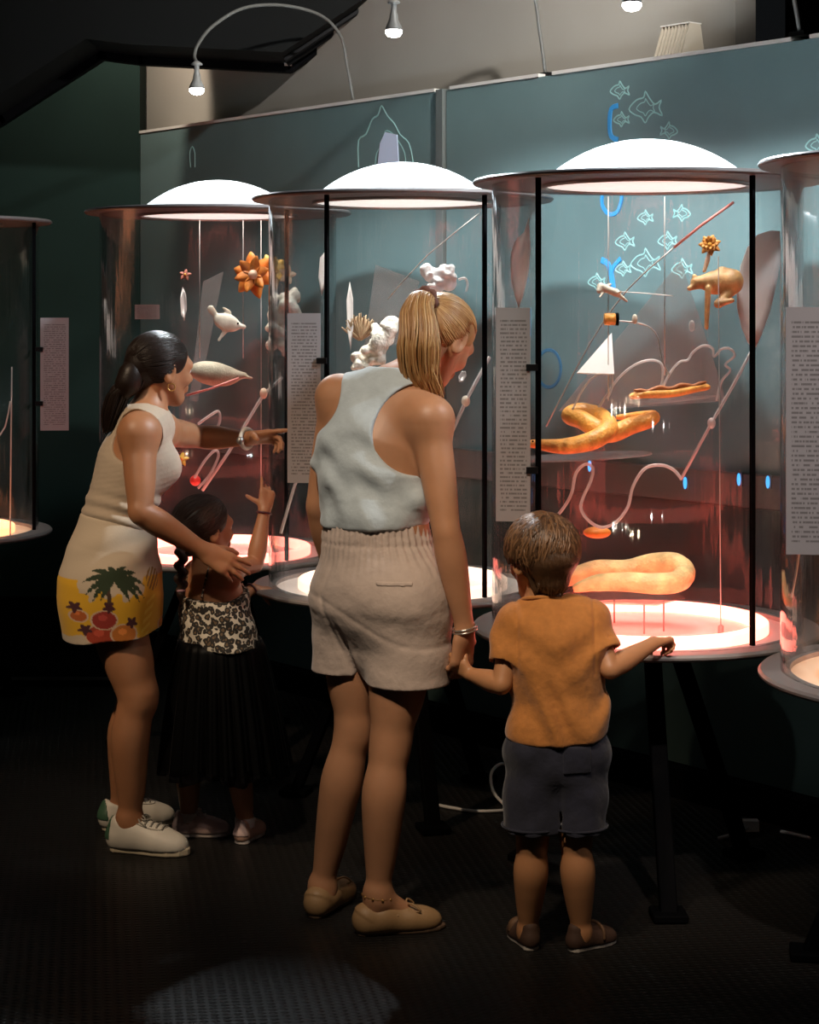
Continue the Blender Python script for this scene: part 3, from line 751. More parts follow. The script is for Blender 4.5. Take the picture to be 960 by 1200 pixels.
# ---------------- shoes
def shoe(ground, toe, S, m_up, m_sole, parent, origin, name='shoe', top=.075, laces=None, tab=None, low=False, lift=0., label=None, sole_h=.022, wd=1., lm=None):
    """ground: point on the floor under the ankle; S: shoe length"""
    toe = nrm(V(toe[0], toe[1], 0)); sd = V(-toe[1], toe[0], 0); g = V(ground); k = S/.26
    def P(x, y, z): return g+toe*(x*S)+sd*(y*S)+V(0, 0, z*k+lift)
    # outline of the sole
    out = [(-.24, 0), (-.225, .075), (-.17, .125), (-.02, .125), (.15, .135), (.36, .175), (.52, .175), (.66, .13), (.74, .05), (.755, 0)]
    out = [(x, y*wd) for x, y in out]; out = out+[(x, -y) for x, y in out[-2:0:-1]]
    e = .004
    up = [Cone(P(-.125, 0, .042), P(.05, 0, .045), .035*k, .036*k, .02*k), Cone(P(.05, 0, .045), P(.44, 0, .032), .036*k, .040*k*wd, .03*k, w=(0, 0, 1), s_=.85),
          Cone(P(.36, 0, .032), P(.57, 0, .026), .043*k*wd, .035*k*wd, .03*k, w=(0, 0, 1), s_=.82), Cone(P(-.12, 0, .03), P(.5, 0, .022), .033*k, .036*k*wd, .02*k)]
    if not low:
        up += [Cone(P(-.125, 0, .055), P(-.115, 0, top-.01), .035*k, .032*k, .02*k), Cone(P(.02, 0, top-.014), P(.34, 0, .047), .036*k, .034*k, .03*k),
               Cone(P(-.025, 0, top+.016), P(-.0, 0, top+.05), .034*k, .042*k, .008*k, op='s')]
    else:
        up += [Cone(P(-.13, 0, .05), P(-.135, 0, top-.014), .034*k, .027*k, .015*k), Cone(P(-.02, 0, top+.004), P(.10, 0, top+.002), .026*k, .024*k, .010*k, op='s')]
    up += [Half(P(0, 0, sole_h*.6), (0, 0, -1), .003)]
    o = sdf_obj(name, up, .0032, m_up, parent, origin, it=2)
    if label: o['label'] = label
    b = MB(); poly = [Vector(P(x*.965, y*.93, 0)) for x, y in out]
    n = len(poly); b.prism(poly, (0, 0, sole_h*k))
    s = fix_normals(b.build('sole', m_sole, o, False, origin)); bevel(s, .006*k, 3)
    if laces:
        from mathutils.bvhtree import BVHTree
        og = Vector(origin); bv = BVHTree.FromPolygons([v.co+og for v in o.data.vertices], [tuple(p.vertices) for p in o.data.polygons])
        def drape(x, y, lift_=.002):
            q = Vector(P(x, y, .2)); h = bv.ray_cast(q, Vector((0, 0, -1)))
            return (h[0] if h[0] is not None else Vector(P(x, y, top)))+Vector((0, 0, lift_))
        lb = MB()
        for j in range(laces):
            x = .15+.068*j; lb.tube([drape(x+(.012 if y > 0 else 0), y) for y in (-.095, -.06, -.03, 0, .03, .06, .095)], .0030*k, 5, sub=3)
        for sg in (-1, 1):
            lb.tube([drape(.14, 0, .004), drape(.12, .05*sg, .008), drape(.16, .10*sg, .006), drape(.24, .115*sg, .003)], .0026*k, 5, sub=4)
            lb.tube([drape(.14, 0, .004), drape(.18, .04*sg, .012), drape(.22, .07*sg, .010), drape(.17, .06*sg, .006), drape(.14, 0, .004)], .0024*k, 5, sub=4)
        lb.build('laces', lm or m_sole, o, True, origin)
        sm = MB()          # stitched toe cap and eyelet seams
        for sg in (-1, 1): sm.tube([drape(.10, .11*sg, .0004), drape(.25, .115*sg, .0004), drape(.40, .10*sg, .0004), drape(.45, .0, .0004)], .0016*k, 5, sub=4)
        sm.build('seam', lm or m_sole, o, True, origin)
    if tab is not None:
        def tf(X, Y, Z, v):
            x = ((X-g[0])*toe[0]+(Y-g[1])*toe[1])/S
            return mx_(v-.0022, x+.195, (g[2]+lift+.040*k)-Z)
        sdf_obj('heel_tab', up+[Fn(tf)], .003, tab, o, origin, it=1)
    return o

# ---------------- hair strands laid over a skull
def strand_mesh(name, paths, rad, m, parent, origin, n=4):
    b = MB()
    for pts in paths:
        k = len(pts); b.tube(pts, [rad*(.55+.45*math.sin(math.pi*min(1, .15+.85*i/(k-1)))) if i < k-1 else rad*.25 for i in range(k)], n)
    o = b.build(name, m, parent, True, origin); o['kind'] = 'stuff'; return o
def skull_path(c, ax, r, d0, d1, lift=1.0, n=10, jit=.0):
    """great-circle path over the ellipsoid from direction d0 to d1 (directions in local R,F,U)"""
    d0, d1 = nrm(d0), nrm(d1); om = math.acos(np.clip(d0@d1, -1, 1)); out = []
    for i in range(n):
        t = i/(n-1); d = (math.sin((1-t)*om)*d0+math.sin(t*om)*d1)/max(math.sin(om), 1e-5)
        q = d*r*(lift+rng.normal(0, jit)); out.append(V(c)+ax[0]*q[0]+ax[1]*q[1]+ax[2]*q[2])
    return out

M['skin_w1'] = mat('olive_skin', (.38, .172, .083), .48, var=(14, .07), sss=.08)
M['skin_w2'] = mat('light_skin', (.44, .213, .112), .48, var=(14, .08), sss=.08)
M['skin_k1'] = mat('girl_skin', (.37, .168, .085), .45, var=(14, .06), sss=.08)
M['skin_k2'] = mat('boy_skin', (.45, .21, .095), .45, var=(14, .06), sss=.08)
M['hair_dark'] = mat('dark_brown_hair', (.013, .0075, .0055), .42, bump=('noise', 160, .4, .002), spec=.3)
M['hair_blonde'] = mat('blonde_hair', (.34, .17, .06), .45, bump=('noise', 160, .4, .002), var=(30, .12))
M['hair_blonde_light'] = mat('light_blonde_hair', (.50, .30, .13), .42, var=(30, .12)); M['hair_brown_light'] = mat('light_brown_hair', (.17, .085, .038), .45)
M['hair_brown'] = mat('brown_hair', (.070, .034, .015), .45, bump=('noise', 160, .4, .002), var=(60, .3))
M['eye'] = mat('eye_white', (.8, .78, .75), .25); M['iris'] = mat('iris_brown', (.03, .018, .01), .2)
M['lips'] = mat('lip', (.4, .13, .11), .4)
def eyes(P, ax, hh, parent, origin):
    for s in (-1, 1):
        b = MB().ball(P(.15*s, .325, .03), .062*hh, 12, 8)
        o = b.build('eye', M['eye'], parent, True, origin)
        MB().ball(P(.15*s, .372, .03), (.026*hh, .018*hh, .026*hh), 10, 6, tuple(Vector(a) for a in ax)).build('iris', M['iris'], o, True, origin)
# ------------------------------------------------------------------ boy in the orange T-shirt
def Half2(c, n, near, rad):
    """a cut across a sleeve: removes what lies beyond plane (c, n), only within rad of the sleeve's axis"""
    c, n = V(c), nrm(n)
    def f(X, Y, Z, v):
        x, y, z = X-c[0], Y-c[1], Z-c[2]; t = x*n[0]+y*n[1]+z*n[2]
        rr = np.sqrt(np.maximum(x*x+y*y+z*z-t*t, 0))
        return np.where((rr < rad) & (t > -.03), np.maximum(v, t), v)
    return Fn(f)
def nv(v): return V(v[0], v[1], v[2])
def pp(px, py, Y): return nv(at(px, py, Y))
def strands_cap(o_name, c, ax, r, dirs, m, parent, origin, rad, lift=1.02, jit=.004, n=9):
    return strand_mesh(o_name, [skull_path(c, ax, r, a, b, lift, n, jit) for a, b in dirs], rad, m, parent, origin)
def make_boy():
    g = V(.355, 4.62, 0); O = tuple(g)
    root = empty('person', O, 'small boy in orange T-shirt and navy shorts, one hand on display case rim', 'person')
    Fb = nrm(V(.06, 1, 0)); Rb = V(Fb[1], -Fb[0], 0); UP = V(0, 0, 1)
    hipL, hipR = pp(631, 880, 4.63), pp(675, 880, 4.63)
    kneeL, kneeR = pp(624, 985, 4.60), pp(675, 985, 4.60)
    ankL, ankR = pp(619, 1088, 4.64), pp(681, 1090, 4.62)
    waist, chest, nb = pp(655, 838, 4.63), pp(651, 765, 4.63), pp(637, 708, 4.65)
    shL, shR = pp(603, 735, 4.65), pp(691, 727, 4.64)
    elL, wrL = pp(588, 802, 4.60), pp(551, 790, 4.69)
    elR, wrR = pp(715, 784, 4.58), pp(766, 754, 4.69)
    hc = pp(633, 657, 4.67)
    P = []
    u = lambda *a, **q: P.append(Cone(*a, **q))
    pel = (hipL+hipR)/2
    u(hipL+UP*.01, hipR+UP*.01, .066, .066, .04, w=Fb, s_=.9, tag='torso'); u(hipL-Fb*.03, hipL-Fb*.03, .055, .055, .03, tag='torso'); u(hipR-Fb*.03, hipR-Fb*.03, .055, .055, .03, tag='torso')
    u(pel+UP*.02, waist, .094, .090, .04, w=Fb, s_=.78, tag='torso'); u(waist, chest, .090, .096, .04, w=Fb, s_=.74, tag='torso')
    u(chest, lerp(chest, nb, .75), .094, .055, .04, w=Fb, s_=.7, tag='torso'); u(shL, shR, .036, .036, .04, tag='torso')
    u(nb-UP*.02, shL, .034, .030, .04, tag='torso'); u(nb-UP*.02, shR, .034, .030, .04, tag='torso')
    u(nb-UP*.03, hc-UP*.03-Fb*.005, .036, .034, .02, tag='neck')
    P += leg_prims(hipL, kneeL, ankL, -Fb, (-.25, 1, 0), .62, .060, .040, .043, .026, True, .12)
    P += leg_prims(hipR, kneeR, ankR, -Fb, (.65, .75, 0), .62, .060, .040, .043, .026, True, .12)
    P += arm_prims(shL, elL, wrL, .7, (.030, .025, .018), .028, .035); P += arm_prims(shR, elR, wrR, .7, (.030, .025, .018), .028, .035)
    P += hand_prims(wrR, (.62, .72, .02), (.15, -.1, -1), .66, 1, (1.05, 1.12, 1.15, 1.15), 1.0, .03, .6)
    P += hand_prims(wrL, (-.78, .12, .50), (.35, .85, .3), .58, -1, (.95, 1., 1.05, 1.1), 1.0, .03, .5)
    Fh = nrm(V(-.42, .9, -.10)); H, HP, ax = head_prims(hc, Fh, (-.03, .05, 1), .205); P += H
    body = sdf_obj('body', P, .0036, M['skin_k2'], root, O, it=1)
    eyes(HP, ax, .205, body, O)
    # T-shirt
    tors = [p for p in P if p.tag == 'torso']
    dn = lambda a, b, t: lerp(a, b, t)
    hem = pp(656, 850, 4.63)
    G = [Cone(shL, dn(shL, elL, .66), .042, .046, .03, tag='sl'), Cone(shR, dn(shR, elR, .66), .042, .046, .03, tag='sl'),
         Half2(dn(shL, elL, .66), elL-shL, shL, .09), Half2(dn(shR, elR, .66), elR-shR, shR, .09),
         Cone(dn(shL, elL, .60), elL, .040, .040, .004, op='s'), Cone(dn(shR, elR, .60), elR, .040, .040, .004, op='s')]
    G += list(tors)
    G += [Cone(chest+UP*.02, hem, .099, .107, .05, w=Fb, s_=.86, tag='x'), Cone(hem, hem-UP*.04, .108, .110, .03, w=Fb, s_=.95, tag='x')]
    G += [Cone(nb+UP*.012+Fb*.01, nb+UP*.09, .047, .06, .01, op='s')]
    def wr(X, Y, Z, v):
        x, y, z = X-g[0], Y-g[1], Z-.58
        return v+  .0062*np.sin(46*z+16*x+5*np.sin(21*x))*np.exp(-((z+.0)/.10)**2)+.0022*np.sin(70*x+22*z)+.0045*np.sin(60*z-40*np.abs(x))*np.exp(-((z-.16)/.08)**2)+.004*np.exp(-((np.abs(x-.002)-.094)/.004)**2)*np.clip((z-.10)/.03, 0, 1)
    G += [Fn(wr), Half(hem-UP*.020, (.05, .12, -1), .012)]
    sh = sdf_obj('t_shirt', G, .0036, mat('orange_jersey', (.44, .165, .032), .85, bump=('noise', 24, .55, .010), var=(55, .10), sheen=.2), root, O, infl=lambda p: .007 if p.tag == 'torso' else 0., it=2)
    cb = MB(); cc = nb+UP*.008
    cb.tube([cc+Rb*.053*math.cos(a)+Fb*.048*math.sin(a)+UP*(-.014*math.sin(a)+.002) for a in np.linspace(0, 2*math.pi, 25)[:-1]], .0055, 6, closed=True)
    cb.build('collar', sh.data.materials[0], sh, True, O)
    # shorts
    S = [Cone(hipL-Fb*.012, hipR-Fb*.012, .084, .084, .03), Cone(pel+UP*.06, pel+UP*.0, .096, .102, .03, w=Fb, s_=.92),
         Cone(hipL-Rb*.004, kneeL-Rb*.004, .076, .071, .02), Cone(hipR+Rb*.004, kneeR+Rb*.004, .076, .071, .02), Cone(pel-UP*.03, pel-UP*.10, .085, .062, .04),
         Half(pp(600, 972, 4.6), (0, .0, -1), .003), Half(hem-UP*.0, (0, 0, 1), .01),
         Cone(dn(hipL, kneeL, .75), kneeL-UP*.08,   .060, .064, .004, op='s'), Cone(dn(hipR, kneeR, .75), kneeR-UP*.08, .060, .064, .004, op='s')]
    def ws(X, Y, Z, v):
        x, z = X-g[0], Z-.35
        return v+.0026*np.sin(55*z+25*np.abs(x))+.0014*np.sin(120*x+20*z)+.006*np.exp(-((x-.012)/.006)**2)*np.clip((.10-z)/.15, 0, 1)
    S += [Fn(ws)]
    so = sdf_obj('shorts', S, .004, mat('navy_cotton', (.011, .012, .026), .85, bump=('noise', 26, .5, .010), var=(30, .18), sheen=.15), root, O, it=2)
    hm = MB()
    for hx, kx in ((hipL, kneeL), (hipR, kneeR)):
        c = V(lerp(hx, kx, .87)); c[2] = pp(600, 967, 4.6)[2]
        hm.tube([c+Rb*(  .0725*math.cos(a)+(.004 if hx is hipR else -.004))+Fb*  .0725*math.sin(a) for a in np.linspace(0, 6.2832, 25)[:-1]], .0035, 5, closed=True)
    hm.build('hem', so.data.materials[0], so, True, O)
    q = hipR+UP*.0
    sdf_obj('back_pocket', S+[Fn(lambda X, Y, Z, v: mx_(v-.0035, np.abs((X-q[0])*Rb[0]+(Y-q[1])*Rb[1])-.034, np.abs(Z-q[2])-.034, (Y-q[1])+.02))], .0035, so.data.materials[0], so, O, it=1)
    # shoes
    br = mat('brown_suede', (.060, .028, .016), .75, bump=('noise', 200, .3, .002)); ws_ = mat('white_rubber', (.55, .5, .44), .6)
    for a, t in ((ankL, (-.28, 1, 0)), (ankR, (.80, .60, 0))):
        sh_ = shoe((a[0], a[1], 0), t, .155, br, ws_, root, O, top=.098, sole_h=.022, wd=1.12)
        tn = nrm(V(*t)); sd = V(-tn[1], tn[0], 0); b = MB(); c = V(a[0], a[1], 0)+tn*.052
        b.tube([c-sd*.028+UP*.022, c-sd*.024+UP*.045, c+UP*.054, c+sd*.024+UP*.045, c+sd*.028+UP*.022], .011, 6, sub=4, flat=.4)
        b.build('strap', mat('tan_strap', (.13, .065, .03), .7) if 'tan_strap' not in MATS else MATS['tan_strap'], sh_, True, O)
    # hair: a thick bowl of short strands over a solid cap
    hh = .205; c = HP(0, -.07, .15); r = V(.415, .475, .405)*hh
    cap = [Ell(c, ax, r, .01), Cone(HP(0, -.28, -.02), HP(0, -.24, -.22), .30*hh, .20*hh, .03),
           Half(HP(0, .16, .04), ax[1]*.92-ax[2]*.42, .01),
           Cone(HP(.4, .02, -.17), HP(.4, .3, -.17), .13*hh, .2*hh, .01, op='s'), Cone(HP(-.4, .02, -.17), HP(-.4, .3, -.17), .13*hh, .2*hh, .01, op='s')]
    hair = sdf_obj('hair', cap, .0036, M['hair_brown'], root, O, it=2)
    dirs = []
    for i in range(620):
        az = rng.uniform(0, 2*math.pi); cr = nrm(V(rng.normal(.05, .2), -.35+rng.normal(0, .2), 1))
        face = math.sin(az) > .55
        dn_ = V(math.cos(az), math.sin(az), (.35 if face else -.30 if math.sin(az) > -.35 else -.80)+rng.normal(0, .1))
        m0 = rng.uniform(0, .55); st = nrm(lerp(cr, nrm(dn_), m0)); dirs.append((st, dn_))
    strands_cap('hair_strands', c, ax, r, dirs[:430], M['hair_brown'], hair, O, .0042, 1.05, .016)
    nape = []
    def back(x, z):
        e = -.07-.475*math.sqrt(max(0, 1-(x/.415)**2-((z-.15)/.405)**2)); t = min(max((-.02-z)/.20, 0), 1); r_ = .30-.10*t; cy = -.28+.04*t
        if z < -.22: r_ = math.sqrt(max(.2**2-(z+.22)**2, .0004))
        if z > -.02: r_ = math.sqrt(max(.3**2-(z+.02)**2, 0))
        k = cy-math.sqrt(r_*r_-x*x) if abs(x) < r_ else cy+.05
        return min(e, k)
    for i in range(230):
        x = rng.uniform(-.36, .36); j = rng.normal(0, .02, 3); z0 = rng.uniform(-.05, .38); z1 = max(rng.normal(-.34, .05), -.42); pth = []
        for t in np.linspace(0, 1, 9):
            z = z0+(z1-z0)*t; xx = (x+j[0]*t)*(1-.42*max(0, (.05-z)/.45)); pth.append(HP(xx, back(xx, max(z, -.38))-.012-.008*math.sin(math.pi*t), z))
        nape.append(pth)
    strand_mesh('nape_strands', nape, .0038, M['hair_brown'], hair, O)
    strands_cap('light_strands', c, ax, r, dirs[430:], M['hair_brown_light'], hair, O, .0036, 1.065, .016)
    return root
make_boy()
# ------------------------------------------------------------------ blonde woman in pale blue sleeveless top
def torso_prims(pel, waist, chest, nb, hipL, hipR, shL, shR, F, up, wp, ww, wc, ds, bust=0.):
    P = []; u = lambda *a, **q: P.append(Cone(*a, tag='torso', **q)); F = nrm(F); R = np.cross(F, up)
    hl, hr = lerp(hipL, pel, .12), lerp(hipR, pel, .12)
    u(hl, hr, wp*.58, wp*.58, .05, w=F, s_=.95); u(hl-F*.045-up*.02, hl-F*.045-up*.02, .078, .078, .05); u(hr-F*.045-up*.02, hr-F*.045-up*.02, .078, .078, .05)
    u(pel, lerp(pel, waist, .6), wp*.82, ww*1.02, .05, w=F, s_=ds); u(lerp(pel, waist, .5), waist, ww*1.03, ww, .05, w=F, s_=ds)
    u(waist, chest, ww, wc, .06, w=F, s_=ds); u(chest, lerp(chest, nb, .62), wc, wc*.66, .06, w=F, s_=ds)
    u(shL, shR, .044, .044, .05); u(nb-up*.02, shL, .044, .036, .06); u(nb-up*.02, shR, .044, .036, .06)
    if bust:
        for s in (-1, 1):
            c = lerp(chest, nb, .10)+F*(wc*ds-.020)+R*s*.065; u(c, c-up*.012+F*bust*.3, .052, .05, .04)
    return P
def make_blonde():
    Y0 = 4.80; g = V(at(445, 1078, Y0).x, Y0, 0); O = tuple(g); UP = V(0, 0, 1)
    root = empty('person', O, 'blonde woman in pale blue sleeveless top and beige shorts, seen from behind', 'person')
    F = nrm(V(.33, .94, 0)); R = np.cross(F, UP)
    hipL, hipR = pp(415, 700, 4.86), pp(480, 705, 4.76)
    kneeL, kneeR = pp(415, 853, 4.84), pp(457, 872, 4.73)
    ankL, ankR = pp(378, 1036, 4.90), pp(443, 1044, 4.74)
    pel, waist, chest, nb = pp(448, 678, 4.80), pp(441, 600, 4.81), pp(440, 530, 4.83), pp(464, 447, 4.86)
    shL, shR = pp(397, 466, 4.92), pp(504, 492, 4.74)
    elL, wrL = pp(374, 592, 4.97), pp(396, 690, 5.10)
    elR, wrR = pp(523, 622, 4.68), pp(545, 738, 4.70)
    hc = pp(516, 399, 4.93); Fh = nrm(V(.48, .70, -.53)); hh = .222
    H, HP, ax = head_prims(hc, Fh, (.42, .30, .85), hh)
    P = torso_prims(pel, waist, chest, nb, hipL, hipR, shL, shR, F, UP, .15, .112, .135, .72, .03)
    P += [Cone(nb-UP*.03, HP(0, -.12, -.22), .050, .048, .03, tag='neck')]
    P += leg_prims(hipL, kneeL, ankL, -F, (.35, .95, 0), 1, .088, .050, .054, .034, True, .16)
    P += leg_prims(hipR, kneeR, ankR, -F, (.93, .30, 0), 1, .088, .052, .056, .034, True, .16)
    P += arm_prims(shL, elL, wrL, 1, (.044, .035, .025), .038, .050); P += arm_prims(shR, elR, wrR, 1, (.045, .036, .025), .039, .052)
    P += hand_prims(wrR, (-.10, .06, -1), (-.72, .68, .1), 1.0, 1, (.50, .62, .7, .78), .6)
    P += hand_prims(wrL, (.35, .65, -.55), (.8, -.5, 0), .95, -1, (.35, .4, .45, .5), .4)
    P += H
    body = sdf_obj('body', P, .004, M['skin_w2'], root, O, it=1); eyes(HP, ax, hh, body, O)
    # --- top
    T = [p for p in P if p.tag == 'torso' and max(p.a[2], p.b[2]) > waist[2]-.03]
    hem = pp(441, 613, 4.81)
    G = list(T)+[Cone(lerp(waist, chest, .5), hem+UP*.012, .130, .124, .05, w=F, s_=.78, tag='x'), Cone(hem+UP*.028-F*.01, hem+UP*.02-F*.012, .129, .125, .03, w=F, s_=.80, tag='x')]
    c1, c2 = pp(497, 503, 4.74), pp(357, 462, 4.90)
    def wr(X, Y, Z, v):
        x, z = (X-g[0])*R[0]+(Y-g[1])*R[1], Z-1.2
        drape = .0055*np.sin(38*(x*.9+z*.35)+6*np.sin(9*z))*np.clip((.22-z)/.3, 0, 1)
        diag = .004*np.sin(52*(z-.75*x)+3*np.sin(14*x))*np.exp(-(((z+.02)/.16)**2))
        return v+drape*1.1+diag*1.4+.0025*np.sin(95*(x+.35*z)+4*np.sin(12*z))*np.clip((.10-z)/.2, 0, 1)
    G += [Fn(wr)]
    G += [Cone(c1-F*.3, c1+F*.3, .118, .118, .005, op='s'), Cone(c2-F*.3, c2+F*.3, .112, .112, .005, op='s')]
    G += [Cone(nb+UP*.035+F*.02, nb+UP*.18+F*.05, .070, .10, .006, op='s'), Half(hem-UP*.004, (.04, .05, -1), .010)]
    top = sdf_obj('sleeveless_top', G, .004, mat('pale_blue_linen', (.47, .525, .55), .85, bump=('noise', 22, .5, .010), var=(40, .05), sheen=.2), root, O, infl=lambda p: .009 if p.tag == 'torso' else 0., it=2)
    # --- shorts
    wb_ = pp(441, 622, 4.81)
    hemL, hemR = pp(404, 792, 4.85), pp(478, 802, 4.74)
    S = [Cone(wb_+UP*.04, wb_-UP*.03, .118, .130, .03, w=F, s_=.80), Cone(wb_-UP*.03, pel, .130, .158, .05, w=F, s_=.80),
         Cone(lerp(hipL, pel, .1)-F*.035, lerp(hipL, pel, .1)-F*.03-UP*.02, .108, .104, .05), Cone(lerp(hipR, pel, .1)-F*.035, lerp(hipR, pel, .1)-F*.03-UP*.02, .108, .104, .05),
         Cone(pel-UP*.05-F*.025, pel-UP*.17-F*.012, .105, .075, .06),
         Cone(hipL, hemL-UP*.03, .108, .094, .03), Cone(hipR, hemR-UP*.03, .112, .106, .03)]
    S += [Half(pp(404, 790, 4.85), (-.05, .1, -1), .003)] if 0 else []
    cl, cr = pp(404, 788, 4.85)[2], pp(478, 801, 4.74)[2]
    mid = (hemL+hemR)/2
    def cut(X, Y, Z, v):
        s = (X-wb_[0])*R[0]+(Y-wb_[1])*R[1]; zc = cl+(cr-cl)*np.clip((s+.03)/.03, 0, 1)
        return np.maximum(v, zc-Z)
    S += [Fn(cut), Cone(lerp(hipL, kneeL, .88), kneeL-UP*.05, .083, .083, .004, op='s'), Cone(lerp(hipR, kneeR, .88), kneeR-UP*.05, .089, .089, .004, op='s')]
    crot = pp(432, 745, 4.70)
    S += [Half(wb_+UP*.045, (0, 0, 1), .004)]
    def ws(X, Y, Z, v):
        x, y, z = (X-wb_[0])*R[0]+(Y-wb_[1])*R[1], (X-wb_[0])*F[0]+(Y-wb_[1])*F[1], Z-wb_[2]
        th = np.arctan2(x, y)
        gather = .0035*np.sin(46*th)*np.exp(-(np.maximum(-z-.01, 0)/.06)**2)*np.exp(-(np.maximum(z-.03, 0)/.01)**2)
        band = .003*np.exp(-((z+.028)/.006)**2)
        xs = np.interp(z, [-.40, -.255, -.155, -.03], [-.016, -.083, -.111, -.063]); seam = .004*np.exp(-((x-xs)/.007)**2)*np.clip((-z-.03)/.06, 0, 1)*(y < 0)
        cr_ = .003*np.exp(-((z+.215+.06*np.sin(9*x))/.007)**2)+.0025*np.sin(60*z+22*x)*np.exp(-((z+.25)/.10)**2)
        g2 = np.clip((-z-.20)/.10, 0, 1)*(y < .03); xs2 = np.interp(z, [-.42, -.255, -.18], [-.012, -.060, -.085])
        split = (.009*np.exp(-((x-xs2)/.007)**2)+.006/(1+np.exp((x-xs2)/.006)))*g2
        return v+gather+band+seam+cr_*.8+split
    S += [Fn(ws)]
    so = sdf_obj('shorts', S, .004, mat('beige_linen', (.47, .37, .315), .9, bump=('noise', 24, .5, .010), var=(35, .06), sheen=.15), root, O, it=2)
    # welt pocket on the right seat
    q = pp(468, 682, 4.68)
    sdf_obj('welt_pocket', S+[Fn(lambda X, Y, Z, v: mx_(v-.003, np.abs((X-q[0])*R[0]+(Y-q[1])*R[1])-.046, np.abs(Z-q[2])-.006, ((X-q[0])*F[0]+(Y-q[1])*F[1])-.05))], .004, so.data.materials[0], so, O, it=1)
    # --- loafers
    tan = mat('tan_leather', (.33, .195, .09), .55, bump=('noise', 120, .2, .002)); sole = mat('brown_sole', (.10, .06, .035), .7)
    for a, t, n in ((ankL, (.40, .92, 0), 0), (ankR, (.95, .25, 0), 1)):
        s = shoe((a[0], a[1], 0), t, .245, tan, sole, root, O, top=.062, low=True, sole_h=.014, wd=.82)
        tn = nrm(V(*t)); sd = V(-tn[1], tn[0], 0); c = V(a[0], a[1], 0)+tn*.072+UP*.062; b = MB()
        for q in (-1, 1):
            b.tube([c, c+sd*.022*q+UP*.012+tn*.01, c+sd*.034*q-UP*.004+tn*.03, c+sd*.02*q-UP*.008+tn*.012], .0028, 5, sub=4)
        b.tube([c-sd*.034-UP*.012-tn*.03, c-UP*.0, c+sd*.034-UP*.012-tn*.03], .003, 5, sub=4)
        b.build('lace', tan, s, True, O)
    ank = MB(); c = ankR-UP*.012
    ank.tube([c+V(math.cos(a)*.038, math.sin(a)*.038, -.004*math.cos(a)) for a in np.linspace(0, 6.2832, 21)[:-1]], .0022, 5, closed=True)
    for a in np.linspace(0, 6.2832, 11)[:-1]: ank.ball(c+V(math.cos(a)*.039, math.sin(a)*.039, -.004*math.cos(a)), .004, 6, 5)
    ank.build('anklet', mat('gold', (.6, .35, .12), .3, .9), root, True, O)
    br = MB(); d = nrm(wrR-elR); e1 = nrm(np.cross(d, (0, 1, 0))); e2 = np.cross(d, e1); c = wrR-d*.006
    for k in range(2): br.tube([c+d*.008*k+e1*math.cos(a)*.031+e2*math.sin(a)*.031 for a in np.linspace(0, 6.2832, 21)[:-1]], .0026, 5, closed=True)
    br.build('bracelet', mat('silver_chain', (.7, .66, .6), .25, .9), root, True, O)
    # --- hair: cap combed to a high ponytail
    c = HP(0, -.06, .15); r = V(.362, .455, .385)*hh
    cap = [Ell(c, ax, r, .01), Half(HP(0, .255, .16), ax[1]*.95-ax[2]*.22, .012), Cone(HP(0, -.36, -.02), HP(0, -.30, -.12), .2*hh, .15*hh, .03),
           Cone(HP(.42, .08, -.12), HP(.42, .2, -.12), .16*hh, .22*hh, .01, op='s'), Cone(HP(-.42, .08, -.12), HP(-.42, .2, -.12), .16*hh, .22*hh, .01, op='s'),
           Cone(HP(.38, -.04, -.01), HP(.42, -.04, -.01), .09*hh, .1*hh, .01, op='s'), Cone(HP(-.38, -.04, -.01), HP(-.42, -.04, -.01), .09*hh, .1*hh, .01, op='s')]
    hair = sdf_obj('hair', cap, .0038, M['hair_blonde'], root, O, it=2)
    wd_ = nrm(V(-.42, -.60, .68)); rd = nrm(V(ax[0]@wd_, ax[1]@wd_, ax[2]@wd_)); tie = V(c)+sum(ax[i]*rd[i]*r[i] for i in range(3))*1.06
    dirs = []
    for i in range(420):
        a = rng.uniform(-math.pi, math.pi)
        e = nrm(V(math.sin(a)*.98, .52 if abs(a) < 1.1 else .1-.7*abs(math.sin(a/2))+.35, math.cos(a)*.9+.02) + rng.normal(0, .06, 3))
        dirs.append((e, nrm(rd+rng.normal(0, .03, 3))))
    strands_cap('hair_strands', c, ax, r, dirs[:280], M['hair_blonde'], hair, O, .0024, 1.012, .0035, 12); strands_cap('light_strands', c, ax, r, dirs[280:], M['hair_blonde_light'], hair, O, .0022, 1.016, .004, 12)
    # ponytail, hanging down the back of the neck
    B = -F
    tl = [tie, tie+V(-.014, -.026, -.002), pp(490, 372, 4.80), pp(489, 405, 4.775), pp(494, 435, 4.785), pp(500, 462, 4.80)]
    core = [Cone(tl[i], tl[i+1], ra, rb, .015, w=(.3, .95, 0), s_=.7) for i, (ra, rb) in enumerate(((.013, .014), (.014, .026), (.028, .040), (.040, .038), (.038, .010)))]
    pt = sdf_obj('ponytail', core, .004, M['hair_blonde'], hair, O, it=2)
    st = []; tg = [nrm(V(tl[min(k+1, 5)])-V(tl[max(k-1, 0)])) for k in range(6)]; ex_ = nrm(V(.95, -.3, 0))
